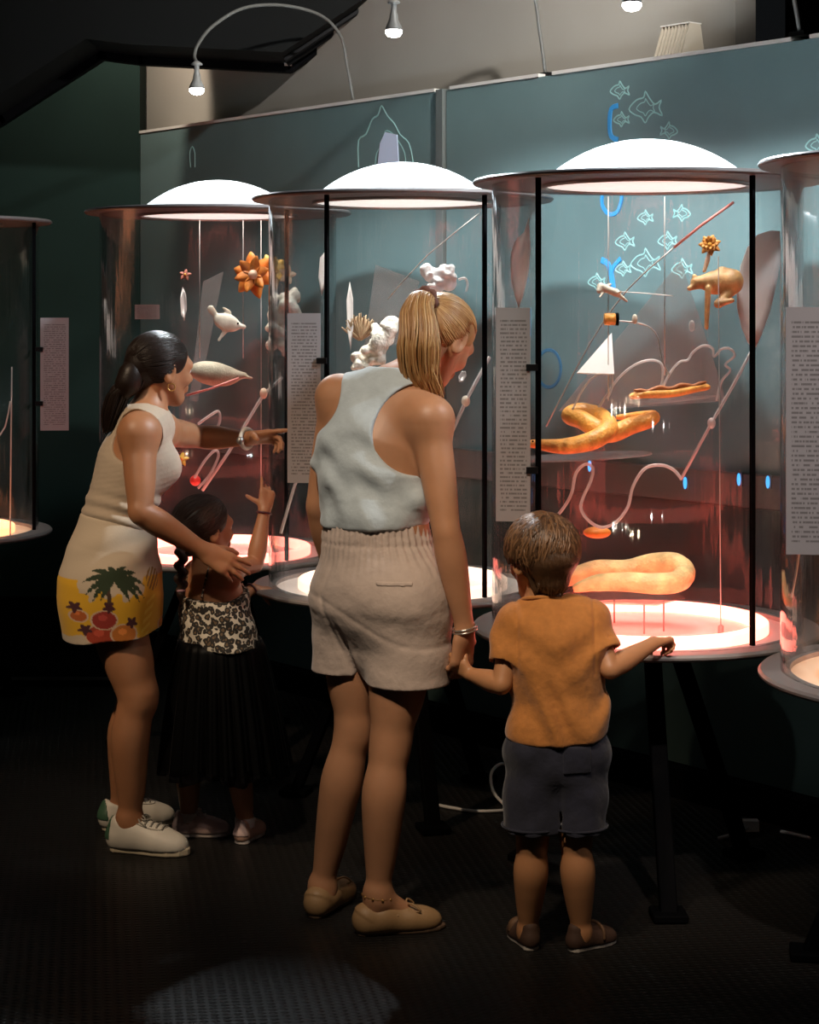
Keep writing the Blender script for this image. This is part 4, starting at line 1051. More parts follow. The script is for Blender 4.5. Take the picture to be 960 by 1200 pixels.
    for i in range(300):
        a, q = rng.uniform(0, 6.28), rng.uniform(.86, 1.12); off = [(.024, .022), (.030, .027), (.042, .036), (.050, .040), (.046, .034), (.03+rng.uniform(-.01, .02), .02)]
        ph = rng.uniform(0, 6); path = []
        ln = rng.uniform(.75, 1.08)
        for j in range(16):
            t = min(j/15*ln*5, 5.2); k = min(int(t), 4); f = t-k
            b = lerp(tl[k], tl[k+1], f); w1 = off[k][0]*(1-f)+off[k+1][0]*f; w2 = off[k][1]*(1-f)+off[k+1][1]*f
            wv = .005*math.sin(t*2.6+ph*.25)*min(t/2, 1)
            path.append(b+V(.95, -.3, 0)*(w1*q*math.cos(a)+wv)+np.cross(ex_, nrm(lerp(tg[k], tg[k+1], f)))*w2*q*math.sin(a))
        st.append(path)
    strand_mesh('ponytail_strands', st[:180], .0030, M['hair_blonde'], pt, O); strand_mesh('light_strands', st[180:], .0026, M['hair_blonde_light'], pt, O)
    sc = MB(); nd = nrm(V(tl[1])-V(tl[0]))
    e1 = nrm(np.cross(nd, (0, 0, 1))); e2 = np.cross(nd, e1)
    sc.tube([tl[0]+nd*.006+(e1*math.cos(a)+e2*math.sin(a))*(.029+.003*math.sin(7*a)) for a in np.linspace(0, 6.2832, 43)[:-1]], .0085, 8, closed=True)
    sc.build('scrunchie', mat('mauve_scrunchie', (.16, .07, .055), .8), hair, True, O)
    return root
make_blonde()
# ------------------------------------------------------------------ dark-haired woman pointing
def make_dark():
    Y0 = 5.52; g = V(at(146, 990, Y0).x, Y0, 0); O = tuple(g); UP = V(0, 0, 1)
    root = empty('person', O, 'dark-haired woman in cream tank top and fruit-print skirt, pointing at a case', 'person')
    F = nrm(V(.93, .37, 0)); R = np.cross(F, UP)
    hipL, hipR = pp(126, 705, 5.60), pp(135, 708, 5.468)
    kneeL, kneeR = pp(158, 812, 5.66), pp(161, 816, 5.44)
    ankL, ankR = pp(141, 948, 5.70), pp(152, 957, 5.46)
    pel, waist, chest, nb = pp(131, 678, 5.53), pp(138, 606, 5.53), pp(155, 548, 5.53), pp(172, 486, 5.53)
    shL, shR = pp(186, 504, 5.66), pp(163, 508, 5.385)
    elL, wrL = pp(234, 512, 5.85), pp(288, 514, 5.745)
    elR, wrR = pp(165, 600, 5.31), pp(238, 645, 5.375)
    hc = pp(189, 434, 5.56); Fh = nrm(V(.78, .62, -.06)); hh = .212
    H, HP, ax = head_prims(hc, Fh, (.12, 0, 1), hh)
    P = torso_prims(pel, waist, chest, nb, hipL, hipR, shL, shR, F, UP, .146, .108, .114, .74, .02)
    P += [Cone(nb-UP*.03, HP(0, -.12, -.22), .048, .045, .03, tag='neck')]
    P += leg_prims(hipL, kneeL, ankL, -F, (.9, .3, 0), 1, .078, .052, .054, .034, True, .16)
    P += leg_prims(hipR, kneeR, ankR, -F, (.95, -.2, 0), 1, .080, .057, .057, .036, True, .16)
    P += arm_prims(shL, elL, wrL, 1, (.043, .035, .024), .038, .048); P += arm_prims(shR, elR, wrR, 1, (.046, .036, .025), .039, .052)
    P += hand_prims(wrR, (.84, .12, -.50), (.22, .80, -.50), .92, 1, (.18, .20, .22, .30), .35, .11, .45)
    P += hand_prims(wrL, (.97, -.16, .10), (0, -.55, -.85), .90, -1, (.03, .62, .72, .80), .55)
    P += H
    body = sdf_obj('body', P, .004, M['skin_w1'], root, O, it=1); eyes(HP, ax, hh, body, O)
    # tank top
    T = [p for p in P if p.tag == 'torso' and max(p.a[2], p.b[2]) > waist[2]-.10]
    G = list(T)
    arm = pp(158, 512, 5.4); arm2 = pp(186, 508, 5.68)
    G += [Cone(arm-R*.20+F*.0, arm+R*.16, .080, .080, .005, op='s')] if 0 else [Cone(arm-R*.02, arm+R*.16, .078, .082, .005, op='s'), Cone(arm2+R*.02, arm2-R*.16, .078, .082, .005, op='s')]
    G += [Cone(nb+UP*.045+F*.01, nb+UP*.15+F*.03, .064, .09, .006, op='s'), Half(waist-UP*.035, (.1, 0, -1), .004)]
    def wr(X, Y, Z, v):
        x, z = (X-g[0])*F[0]+(Y-g[1])*F[1], Z-waist[2]
        return v+.0045*np.sin(150*(z+.06*np.sin(9*x)-.18*x))*np.exp(-((z-.015)/.055)**2)+.0003*np.sin(420*(z-.25*x))
    G += [Fn(wr)]
    top = sdf_obj('tank_top', G, .0035, mat('cream_knit', (.48, .39, .295), .85, bump=('noise', 26, .35, .008), sheen=.2), root, O, infl=lambda p: .007, it=1)
    # armhole binding
    # skirt with its print
    hemz = pp(132, 741, 5.5)[2]; hc_ = pp(133, 748, 5.53); tops = waist+UP*.005
    S = [Cone(tops, lerp(tops, pel, .55), .124, .140, .04, w=F, s_=.82), Cone(lerp(tops, pel, .5), pel-UP*.02, .142, .182, .05, w=F, s_=.73),
         Cone(pel-F*.035-UP*.02, pel-F*.04-UP*.05,   .112, .108, .05), Cone(pel-UP*.02, hc_-UP*.05, .182, .184, .05, w=F, s_=.77),
         Fn(lambda X, Y, Z, v: np.maximum(v, hemz-.02*((X-g[0])*F[0]+(Y-g[1])*F[1]+.03)/.15*-1-Z)), Half(tops+UP*.0, (.08, 0, 1), .006),
         Cone(pel-UP*.05, hc_-UP*.08, .164, .168, .004, w=F, s_=.77, op='s')]
    def ws(X, Y, Z, v):
        x, z = (X-g[0])*F[0]+(Y-g[1])*F[1], Z-pel[2]
        return v+.003*np.sin(60*(z-.5*x))*np.exp(-((z-.10)/.07)**2)+.0035*np.sin(40*x+9*z)*np.clip((-z)/.15, 0, 1)
    S += [Fn(ws)]
    # print, laid flat on the skirt seen from its side: columns are picture units of 1 cm
    sc = Y0/F_PX
    def print_col(vs):
        u = ((vs[:, 0]-hc_[0])*F[0]+(vs[:, 1]-hc_[1])*F[1])*.98/sc+133; v = (CAM_H-vs[:, 2])/sc+HOR      # flat pattern coordinates
        n = len(vs); cream = np.array((.60, .50, .38)); col = np.tile(cream, (n, 1))
        def put(m, c): col[m] = c
        wob = 4*np.sin(u*.35)+3*np.sin(v*.4+u*.2)
        yel = (.78, .44, .02)
        put((v > 690+wob-.28*(u-133)*np.where(u > 133, 1, -.1)) & (v < 737+wob*.5), yel)
        put((u > 150+wob) & (v > 668) & (v < 738+wob*.4), yel); put((u < 84+wob*.4) & (v > 672) & (v < 736), yel)
        put((v > 738+.25*wob), cream)
        put((np.hypot((u-164)/9, (v-672)/13) < 1) & (np.sin(u*1.3+v*.6) > -.2), (.30, .16, .03))
        put((np.abs(u-160+.2*(v-700)) < 5) & (np.sin(v*.7+u*.5) > .2) & (v > 690), (.85, .58, .06))
        # palm: trunk and fronds
        put((np.abs(u-(112+.10*(v-690))) < 2.2) & (v > 672) & (v < 716), (.07, .035, .02))
        for a0, L, bend in ((-172, 27, .9), (-150, 27, .7), (-125, 24, .5), (-98, 20, .1), (-72, 22, -.4), (-48, 25, -.6), (-24, 30, -.8), (-4, 33, -.9), (12, 30, -.7), (168, 24, .8), (146, 18, .4), (36, 20, -.3)):
            a = math.radians(a0)
            for t in np.linspace(0, 1, 26):
                aa = a-bend*t*.55*(1 if abs(a0) > 90 else 1)*(1 if bend > 0 else 1)
                cx, cy = 118+1.15*L*t*math.cos(aa), 670+1.15*L*t*math.sin(aa)+8*t*t
                put(np.hypot(u-cx, v-cy) < (3.4*math.sin(math.pi*min(.12+t*.86, .98))+.3)*(.75+.25*math.sin(t*40)), (.022, .042, .016))
        # pomegranates
        for cx, cy, r, c in ((84, 713, 8, (.50, .12, .02)), (105, 734, 15, (.42, .05, .02)), (129, 732, 14, (.62, .20, .03)), (108, 716, 13, (.36, .035, .025)), (183, 728, 9, (.62, .25, .04))):
            put(np.hypot((u-cx), (v-cy)*1.2) < r, c); m = np.abs(np.hypot((u-cx), (v-cy)*1.2)-r) < .9; put(m, (.7, .5, .35))
            put(np.hypot((u-cx+2), (v-cy+3)*1.3) < r*.35, tuple(min(1, q*1.5+.02) for q in c))
        for cx, cy in ((112, 701), (90, 728), (137, 719), (80, 703)): put(np.hypot(u-cx, v-cy) < 5.5+1.6*np.sin(5*np.arctan2(v-cy, u-cx)), (.07, .014, .022))
        put(v > 752, cream)
        return col
    sk = sdf_obj('skirt', S, .003, mat('printed_cotton', (.6, .5, .38), .8, attr='print', bump=('noise', 240, .2, .002), sheen=.15), root, O, it=1, color=print_col)
    # sneakers
    wl_, ws_, gr = mat('white_leather', (.66, .62, .54), .5, bump=('noise', 90, .1, .001)), mat('cream_rubber', (.58, .50, .36), .6), mat('green_heel', (.05, .12, .07), .5)
    lc = mat('grey_laces', (.30, .28, .24), .7)
    shoe((ankL[0], ankL[1], 0), (.9, .42, 0), .245, wl_, ws_, root, O, name='sneaker', top=.082, laces=4, tab=gr, sole_h=.024, lm=lc)
    shoe((ankR[0], ankR[1], 0), (.97, -.22, 0), .255, wl_, ws_, root, O, name='sneaker', top=.088, laces=5, tab=gr, sole_h=.024, lm=lc)
    # watch, earring
    d = nrm(wrL-elL); e1 = nrm(np.cross(d, UP)); e2 = np.cross(d, e1); b = MB(); c = wrL+d*.004
    b.tube([c+(e1*math.cos(a)*.029+e2*math.sin(a)*.029) for a in np.linspace(0, 6.2832, 21)[:-1]], .008, 6, closed=True, flat=.9)
    wt = b.build('wristwatch', mat('white_strap', (.75, .72, .66), .4), root, True, O)
    MB().ball(c+e1*.030-UP*.004, (.013, .013, .013)).build('watch_face', M['steel'], wt, True, O)
    b = MB(); c = HP(.36, -.03, -.20); b.tube([c+V(math.cos(a)*.011, 0, math.sin(a)*.011) for a in np.linspace(0, 6.2832, 15)[:-1]], .0022, 5, closed=True)
    b.build('earring', MATS['gold'], root, True, O)
    # hair
    c = HP(0, -.07, .15); r = V(.375, .465, .39)*hh
    cap = [Ell(c, ax, r, .01), Half(HP(0, .28, .22), ax[1]*.90-ax[2]*.42, .012), Cone(HP(0, -.36, 0), HP(0, -.32, -.14), .2*hh, .16*hh, .03),
           Cone(HP(.42, .10, -.16), HP(.42, .22, -.16), .17*hh, .24*hh, .01, op='s'), Cone(HP(-.42, .10, -.16), HP(-.42, .22, -.16), .17*hh, .24*hh, .01, op='s'),
           Cone(HP(.40, -.05, -.02), HP(.44, -.05, -.02), .10*hh, .1*hh, .01, op='s'), Cone(HP(-.40, -.05, -.02), HP(-.44, -.05, -.02), .1*hh, .1*hh, .01, op='s')]
    hair = sdf_obj('hair', cap, .0038, M['hair_dark'], root, O, it=2)
    rd = nrm(V(0, -.96, -.28)); dirs = []
    for i in range(420):
        a = rng.uniform(-math.pi, math.pi)
        e = nrm(V(math.sin(a)*.9, .50 if abs(a) < 1.2 else .05, math.cos(a)*.9+.05)+rng.normal(0, .07, 3)); dirs.append((e, nrm(rd+rng.normal(0, .05, 3))))
    strands_cap('hair_strands', c, ax, r, dirs, M['hair_dark'], hair, O, .0024, 1.01, .0035, 12)
    bc = pp(154, 442, 5.49)
    bun = sdf_obj('bun', [Cone(bc+V(0, 0, .012), bc-V(.008, 0, .016), .034, .037, .02), Cone(bc-V(.008, 0, .016), bc-V(.022, 0, .04), .030, .026, .02), Cone(HP(0, -.42, .02), bc, .03, .028, .02)], .004, M['hair_dark'], hair, O, it=2)
    st = []
    for i in range(110):
        a0 = rng.uniform(0, 6.28); q = rng.uniform(.3, 1); st.append([bc+V(math.cos(a0+t)*.039*math.sqrt(1-(q-.5)**2), (q-.5)*.055, math.sin(a0+t)*.045) for t in np.linspace(0, 2.6, 9)])
    strand_mesh('bun_strands', st, .0024, M['hair_dark'], bun, O)
    tl = [bc-V(.01, 0, .02), pp(140, 460, 5.50), pp(132, 482, 5.50), pp(127, 503, 5.50)]
    tail = sdf_obj('ponytail', [Cone(tl[i], tl[i+1], ra, rb, .015) for i, (ra, rb) in enumerate(((.020, .026), (.026, .022), (.022, .004)))], .004, M['hair_dark'], hair, O, it=2)
    st = []
    for i in range(150):
        a, q = rng.uniform(0, 6.28), rng.uniform(.75, 1.15); ww = (.026, .034, .030, .014); path = []
        for j in range(11):
            t = min(j/10*3*rng.uniform(.98, 1.0)*1.06, 3.2); k = min(int(t), 2); f = t-k
            path.append(lerp(tl[k], tl[k+1], f)+V(math.cos(a), math.sin(a), .2*math.cos(a))*(ww[k]*(1-f)+ww[k+1]*f)*q)
        st.append(path)
    strand_mesh('ponytail_strands', st, .0024, M['hair_dark'], hair, O)
    return root
make_dark()

# ------------------------------------------------------------------ girl with a braid
def leopard_mat():
    m = mat('leopard_print', (.5, .42, .3), .8); nt = m.node_tree; N = nt.nodes; L = nt.links; b = N['Principled BSDF']
    tc = N.new('ShaderNodeTexCoord'); v = N.new('ShaderNodeTexVoronoi'); v.inputs['Scale'].default_value = 66
    nz = N.new('ShaderNodeTexNoise'); nz.inputs['Scale'].default_value = 70
    mixv = N.new('ShaderNodeMix'); mixv.data_type = 'VECTOR'; mixv.inputs[0].default_value = .012
    L.new(tc.outputs['Object'], mixv.inputs[4]); L.new(tc.outputs['Object'], nz.inputs['Vector']); L.new(nz.outputs['Color'], mixv.inputs[5]); L.new(mixv.outputs[1], v.inputs['Vector'])
    r = N.new('ShaderNodeValToRGB'); e = r.color_ramp.elements
    e[0].position = .0; e[0].color = (.13, .085, .045, 1); e[1].position = .30; e[1].color = (.016, .013, .010, 1)
    for p, c in ((.22, (.14, .09, .05, 1)), (.47, (.016, .013, .01, 1)), (.53, (.58, .52, .42, 1))):
        q = e.new(p*1.22); q.color = c
    L.new(v.outputs['Distance'], r.inputs[0])
    L.new(r.outputs[0], b.inputs['Base Color']); return m
def make_girl():
    Y0 = 5.56; g = V(at(256, 985, Y0).x, Y0, 0); O = tuple(g); UP = V(0, 0, 1)
    root = empty('person', O, 'little girl with dark braid, leopard-print top and black tulle skirt, hand raised', 'person')
    F = nrm(V(.72, .69, 0)); R = np.cross(F, UP)
    hipL, hipR = pp(243, 778, 5.60), pp(270, 780, 5.52)
    kneeL, kneeR = pp(224, 870, 5.62), pp(280, 872, 5.53)
    ankL, ankR = pp(221, 958, 5.62), pp(287, 962, 5.56)
    pel, waist, chest, nb = pp(256, 770, 5.56), pp(256, 735, 5.56), pp(250, 695, 5.57), pp(247, 658, 5.58)
    shL, shR = pp(232, 672, 5.66), pp(268, 668, 5.50)
    elL, wrL = pp(262, 715, 5.78), pp(297, 690, 5.87)
    elR, wrR = pp(299, 661, 5.60), pp(310, 598, 5.63)
    hc = pp(240, 621, 5.58); Fh = nrm(V(.76, .64, .02)); hh = .195
    H, HP, ax = head_prims(hc, Fh, (0, 0, 1), hh)
    P = []; u = lambda *a, **q: P.append(Cone(*a, tag='torso', **q))
    u(hipL+UP*.02, hipR+UP*.02, .066, .066, .04); u(pel, waist, .090, .086, .04, w=F, s_=.8); u(waist, chest, .086, .094, .04, w=F, s_=.76)
    u(chest, lerp(chest, nb, .7), .092, .056, .04, w=F, s_=.72); u(shL, shR, .033, .033, .04); u(nb-UP*.02, shL, .034, .028, .04); u(nb-UP*.02, shR, .034, .028, .04)
    P += [Cone(nb-UP*.03, HP(0, -.1, -.2), .034, .033, .02, tag='neck')]
    P += leg_prims(hipL, kneeL, ankL, -F, (1, .1, 0), .62, .058, .038, .040, .026, True, .13)
    P += leg_prims(hipR, kneeR, ankR, -F, (.15, 1, 0), .62, .058, .038, .040, .026, True, .13)
    P += arm_prims(shL, elL, wrL, .7, (.027, .023, .017), .025, .032); P += arm_prims(shR, elR, wrR, .7, (.029, .025, .018), .028, .034)
    P += hand_prims(wrL, (.92, .30, -.10), (0, .1, -1), .62, -1, (.2, .25, .3, .35), .4)
    P += hand_prims(wrR, (.15, .18, .97), (-.25, .95, -.1), .64, 1, (.25, 1.05, 1.1, 1.15), .85)
    P += H
    body = sdf_obj('body', P, .0034, M['skin_k1'], root, O, it=1); eyes(HP, ax, hh, body, O)
    # camisole: low straight back, two straps
    leo = leopard_mat()
    T = [p for p in P if p.tag == 'torso']
    hemz = pp(256, 757, 5.56)
    G = T+[Cone(chest-UP*.01, hemz-UP*.01, .102, .128, .04, w=F, s_=.88, tag='x'), Half(hemz, (0, .0, -1), .003)]
    bt = pp(250, 694, 5.57)
    G += [Half(bt, (-F[0]*.25+.1, -F[1]*.25, 1), .003), Fn(lambda X, Y, Z, v: v+.003*np.sin(70*Z+40*(X-g[0])))]
    cam_ = sdf_obj('camisole', G, .0034, leo, root, O, infl=lambda p: .006 if p.tag == 'torso' else 0., it=1)
    st = MB()
    for s, sh in ((-1, shL), (1, shR)):
        s0 = lerp(nb, sh, .55)
        st.tube([V(chest)-F*.082+R*.05*s+UP*.0, V(s0)-F*.040+UP*.005, V(s0)+UP*.036, V(s0)+F*.045, V(chest)+F*.078+R*.05*s], .006, 6, sub=6, flat=.5)
    st.build('strap', leo, cam_, True, O)
    # tulle skirt: opaque lining under a sheer, pleated over-skirt
    wz = pp(258, 748, 5.56); hz = pp(263, 903, 5.56)
    def skirt(name, r0, r1, z1, n, amp, m, par, ph):
        vs = []; fs = []; K = 14; N = n*4
        for j in range(K+1):
            t = j/K; z = wz[2]+(z1-wz[2])*t; r = r0+(r1-r0)*(t**.75); c = lerp(wz, hz, t)
            for i in range(N):
                a = 2*math.pi*i/N; rr = r*(1+amp*t**.6*math.sin(n*a+ph+.6*math.sin(3*a))+.02*math.sin(5*a+ph)*t)
                vs.append((c[0]+rr*math.cos(a), c[1]+rr*math.sin(a)*.9, z+(.012*math.sin(7*a+ph) if j == K else 0)))
        for j in range(K):
            for i in range(N): fs.append((j*N+i, (j+1)*N+i, (j+1)*N+(i+1) % N, j*N+(i+1) % N))
        o = mesh_obj(name, vs, fs, m, par, True, O); md = o.modifiers.new('t', 'SOLIDIFY'); md.thickness = .0015; return o
    sk = skirt('skirt', .120, .160, hz[2]+.10, 22, .05, mat('black_lining', (.006, .006, .009), .8), root, 0)
    skirt('tulle_layer', .123, .190, hz[2], 26, .09, glass_mat('black_tulle', (.33, .33, .36), .2, .5, .0), sk, 1)
    skirt('tulle_layer', .122, .178, hz[2]+.02, 24, .09, MATS.get('black_tulle') or bpy.data.materials['black_tulle'], sk, 2.4)
    b = MB(); b.tube([wz+V(math.cos(a)*.112, math.sin(a)*.098, -.022) for a in np.linspace(0, 6.2832, 31)[:-1]], .007, 6, closed=True)
    b.build('waistband', mat('grey_waistband', (.16, .15, .15), .7), sk, True, O)
    # shoes
    up, so, ank_ = mat('pink_mesh', (.50, .36, .33), .7, bump=('noise', 300, .3, .001)), mat('off_white_rubber', (.52, .46, .42), .6), mat('white_sock', (.5, .45, .42), .8)
    shoe((ankL[0], ankL[1], 0), (1, .10, 0), .175, up, so, root, O, top=.10, laces=3, sole_h=.026, wd=1.1)
    shoe((ankR[0], ankR[1], 0), (.30, .95, 0), .165, mat('rose_gold', (.60, .36, .27), .4, .3), so, root, O, top=.10, laces=3, sole_h=.026, wd=1.15, tab=up)
    for a in (ankL, ankR):
        MB().lathe((a[0], a[1], 0), [(.030, .045), (.030, .070), (.028, .073), (.026, .070), (.026, .045)], 20).build('sock', ank_, root, True, O)
    # bracelets
    for w_, e_, nme in ((wrR, elR, 'dark'), (wrL, elL, 'dark')):
        d = nrm(w_-e_); e1 = nrm(np.cross(d, (0, 1, 0))); e2 = np.cross(d, e1); b = MB(); c = w_-d*.008
        b.tube([c+(e1*math.cos(a)+e2*math.sin(a))*.021 for a in np.linspace(0, 6.2832, 19)[:-1]], .0036, 5, closed=True)
        b.build('bracelet', mat('plum_band', (.07, .015, .025), .5) if 'plum_band' not in MATS else MATS['plum_band'], root, True, O)
    # hair
    c = HP(0, -.07, .15); r = V(.385, .465, .395)*hh
    cap = [Ell(c, ax, r, .01), Half(HP(0, .26, .20), ax[1]*.9-ax[2]*.42, .012), Cone(HP(0, -.34, 0), HP(0, -.30, -.18), .24*hh, .20*hh, .03),
           Cone(HP(.42, .10, -.16), HP(.42, .22, -.16), .17*hh, .24*hh, .01, op='s'), Cone(HP(-.42, .10, -.16), HP(-.42, .22, -.16), .17*hh, .24*hh, .01, op='s'),
           Cone(HP(.40, -.05, -.02), HP(.44, -.05, -.02), .10*hh, .1*hh, .01, op='s')]
    md = mat('girl_dark_hair', (.026, .014, .009), .45, bump=('noise', 160, .4, .002)); hair = sdf_obj('hair', cap, .0036, md, root, O, it=2)
    rd = nrm(V(-.25, -.75, -.62)); dirs = []
    for i in range(380):
        a = rng.uniform(-math.pi, math.pi)
        e = nrm(V(math.sin(a)*.9, .50 if abs(a) < 1.2 else .05, math.cos(a)*.9+.05)+rng.normal(0, .09, 3)); dirs.append((e, nrm(rd+rng.normal(0, .10, 3))))
    strands_cap('hair_strands', c, ax, r, dirs, md, hair, O, .0024, 1.012, .005, 11)
    pts = [pp(216, 634, 5.50), pp(213, 648, 5.48), pp(212, 662, 5.48), pp(212, 676, 5.48), pp(212, 688, 5.485)]
    br = []
    for i in range(8):
        t = i/7*(len(pts)-1); k = min(int(t), len(pts)-2); q = lerp(pts[k], pts[k+1], t-k); s = 1 if i % 2 else -1
        br.append(Cone(q+V(.009*s, 0, .008), q+V(-.005*s, 0, -.010), .013, .011, .004))
    bd = sdf_obj('braid', br, .003, md, hair, O, it=1)
    b = MB(); b.tube([pts[-1]+V(math.cos(a)*.010, math.sin(a)*.010, -.010) for a in np.linspace(0, 6.2832, 13)[:-1]], .005, 6, closed=True); b.build('hair_tie', mat('pink_tie', (.30, .16, .18), .6), bd, True, O)
    sdf_obj('braid_tail', [Cone(pts[-1]-UP*.02, pp(212, 706, 5.49), .013, .004, .01)], .003, md, hair, O, it=1)
    return root
make_girl()
# ------------------------------------------------------------------ what hangs and stands inside the cases
S3, S2, S1 = 5.21, 6.01, 6.83
GRP = {}
def thing_mesh(mb, name, m, label, cat, smooth=True, group=None, origin=None):
    o_ = origin if origin is not None else tuple(np.mean(np.array([tuple(v) for v in mb.v]), 0))
    o = mb.build(name, m, None, smooth, tuple(o_)); tag(o, label, cat, group); return o
def rod(pts, Y, r, m, label, name='bent_rod', cat='rod', closed=False, yv=None, sub=5):
    P = [at(x, y, (Y if yv is None else Y+yv[i])) for i, (x, y) in enumerate(pts)]
    return thing_mesh(MB().tube(P, r, 8, sub=sub, closed=closed), name, m, label, cat)
def sdf_thing(name, prims, h, m, label, cat, group=None):
    us = [p for p in prims if p.op == 'u']; c = np.mean([(p.box()[0]+p.box()[1])/2 for p in us], 0)
    o = sdf_obj(name, prims, h, m, None, tuple(c), it=1); return tag(o, label, cat, group)
amber = mat('amber_skin', (.80, .36, .07), .45, var=(30, .3), bump=('voronoi', 120, .5, .003))
yellow = mat('yellow_python_skin', (.88, .62, .28), .42, var=(22, .3), bump=('voronoi', 140, .6, .003))
tan_ = mat('tan_specimen', (.58, .33, .13), .5, var=(26, .45), bump=('noise', 80, .5, .004))
pale = mat('pale_specimen', (.62, .56, .46), .5, var=(25, .2), bump=('noise', 90, .3, .003))
grey_b = mat('grey_beige_fur', (.40, .35, .26), .75, var=(25, .25), bump=('noise', 150, .6, .003))
coral_w = mat('white_coral', (.75, .70, .60), .7, var=(40, .3), bump=('noise', 110, .9, .006))
orange_p = mat('orange_petal', (.85, .28, .04), .5, var=(25, .25)); yell_p = mat('yellow_petal', (.85, .50, .08), .5); pink_p = mat('pale_petal', (.85, .62, .45), .5)
red_m = mat('red_gloss', (.75, .06, .05), .35)

# --- nearest full case
pth = [(632, 521), (662, 523), (695, 516), (713, 502), (704, 489), (682, 483), (668, 487), (682, 492), (700, 503), (716, 508), (740, 499), (760, 493), (765, 488), (745, 488), (722, 489)]
yv = [-.06, -.09, -.10, -.05, .03, .05, .03, -.01, -.05, -.03, -.02, -.03, .0, .03, .04]
P = [at(x, y, S3+d) for (x, y), d in zip(pth, yv)]
b = MB(); b.tube(P, [.014, .022, .026, .027, .027, .026, .025, .026, .027, .026, .024, .021, .018, .013, .006], 12, sub=6)
sn = thing_mesh(b, 'snake', amber, 'coiled orange snake model on a clear plate, nearest full case', 'snake', origin=tuple(P[4]))
h = MB().ball(P[0]+Vector((-.012, 0, .002)), (.026, .015, .012), 14, 10); h.build('head', amber, sn, True, tuple(P[4]))
e = MB()
for s in (-1, 1): e.ball(P[0]+Vector((-.018, s*.011, .010)), .003, 8, 6)
e.build('eyes', M['black'], sn, True, tuple(P[4]))
def plate(cx, cy, Y, rx, ry, label, th=.004, tilt=0.):
    c = at(cx, cy, Y); pts = []
    for k in range(36):
        a = 2*math.pi*k/36; pts.append(c+Vector((rx*math.cos(a), ry*math.sin(a), tilt*rx*math.cos(a))))
    o = thing_mesh(MB().prism(pts, (0, 0, -th)), 'clear_plate', M['clear'], label, 'plate', False, origin=tuple(c)); fix_normals(o); return o
plate(686, 534, S3, .185, .13, 'clear oval plate under the coiled orange snake', tilt=.05)
b = MB(); A, Bq = at(738, 465, S3-.05), at(832, 454, S3+.02); D = (Bq-A)
b.tube([A+D*t+Vector((0, 0, .003*math.sin(t*9))) for t in (0, .04, .2, .4, .6, .8, .95, 1)], [.004, .012, .016, .017, .017, .016, .013, .005], 12, sub=3, flat=.75)
lz = thing_mesh(b, 'log_specimen', amber, 'straight flat orange specimen lying on a small clear plate', 'specimen')
top_ = MB(); top_.tube([A+D*t+Vector((0, -.006, .013+.004*math.sin(t*22))) for t in np.linspace(.05, .95, 12)], [.003]+[.006]*10+[.003], 8, sub=3)
top_.build('back_ridge', mat('dark_orange', (.35, .11, .03), .55), lz, True, tuple(lz.location))
plate(787, 468, S3-.01, .125, .07, 'clear plate under the straight orange specimen', tilt=.10)
# yellow python on a stand over the ring
pth = [(655, 684), (672, 676), (700, 668), (735, 668), (765, 661), (790, 661), (802, 670), (795, 681), (770, 684), (735, 682), (700, 683), (672, 690)]
yv = [.02, .06, .10, .10, .08, .04, .0, -.06, -.10, -.08, -.06, -.05]
P = [at(x, y, S3+d) for (x, y), d in zip(pth, yv)]; b = MB(); b.tube(P, [.014, .024, .029, .030, .031, .032, .031, .030, .029, .027, .024, .010], 14, sub=6)
py_ = thing_mesh(b, 'python', yellow, 'fat yellow python model curled low above the red ring', 'snake', origin=tuple(P[5]))
hb = MB().ball(P[0]+Vector((-.015, 0, 0)), (.032, .022, .016), 14, 10); hb.build('head', yellow, py_, True, tuple(P[5]))
st = empty('snake_stand', (P[5].x-.1, S3, Z_BASE-.012), 'clear stand of thin pins under the yellow python', 'stand')
q = [at(x, y, S3+d)-ZZ*.034 for (x, y), d in zip(((640, 684), (672, 676), (735, 670), (790, 664), (803, 672), (770, 686), (700, 686)), (.0, .1, .13, .08, 0, -.13, -.1))]
zz = min(v.z for v in q)-.003; q = [Vector((v.x, v.y, zz)) for v in q]
fix_normals(MB().prism(q, (0, 0, -.004)).build('plate', M['clear'], st, False, tuple(st.location)))
for x, d in ((692, -.06), (755, -.09), (778, -.05), (720, .09)):
    c = at(x, 690, S3+d); MB().tube([(c.x, c.y, Z_BASE-.011), (c.x, c.y, zz-.004)], .0022, 6).build('pin', M['pink_rod'], st, True, tuple(st.location))
# frog
Fr = [Cone(at(858, 330, S3), at(838, 332, S3), .032, .030, .02), Cone(at(838, 330, S3), at(816, 331, S3-.02), .026, .016, .02), Cone(at(862, 336, S3), at(842, 356, S3-.03), .016, .012, .008), Cone(at(842, 356, S3-.03), at(858, 352, S3-.04), .010, .007, .006),
      Cone(at(818, 334, S3-.02), at(808, 338, S3-.03), .010, .007, .008), Cone(at(830, 338, S3-.03), at(828, 384, S3-.03), .009, .006, .006), Cone(at(846, 318, S3), at(862, 322, S3), .014, .012, .01), Cone(at(814, 324, S3-.02), at(814, 324, S3-.02), .007, .007, .004)]
for p in Fr: p.a, p.b = V(p.a), V(p.b)
sdf_thing('frog', Fr, .0028, tan_, 'tan frog model with one leg hanging, right of centre in nearest case', 'frog')
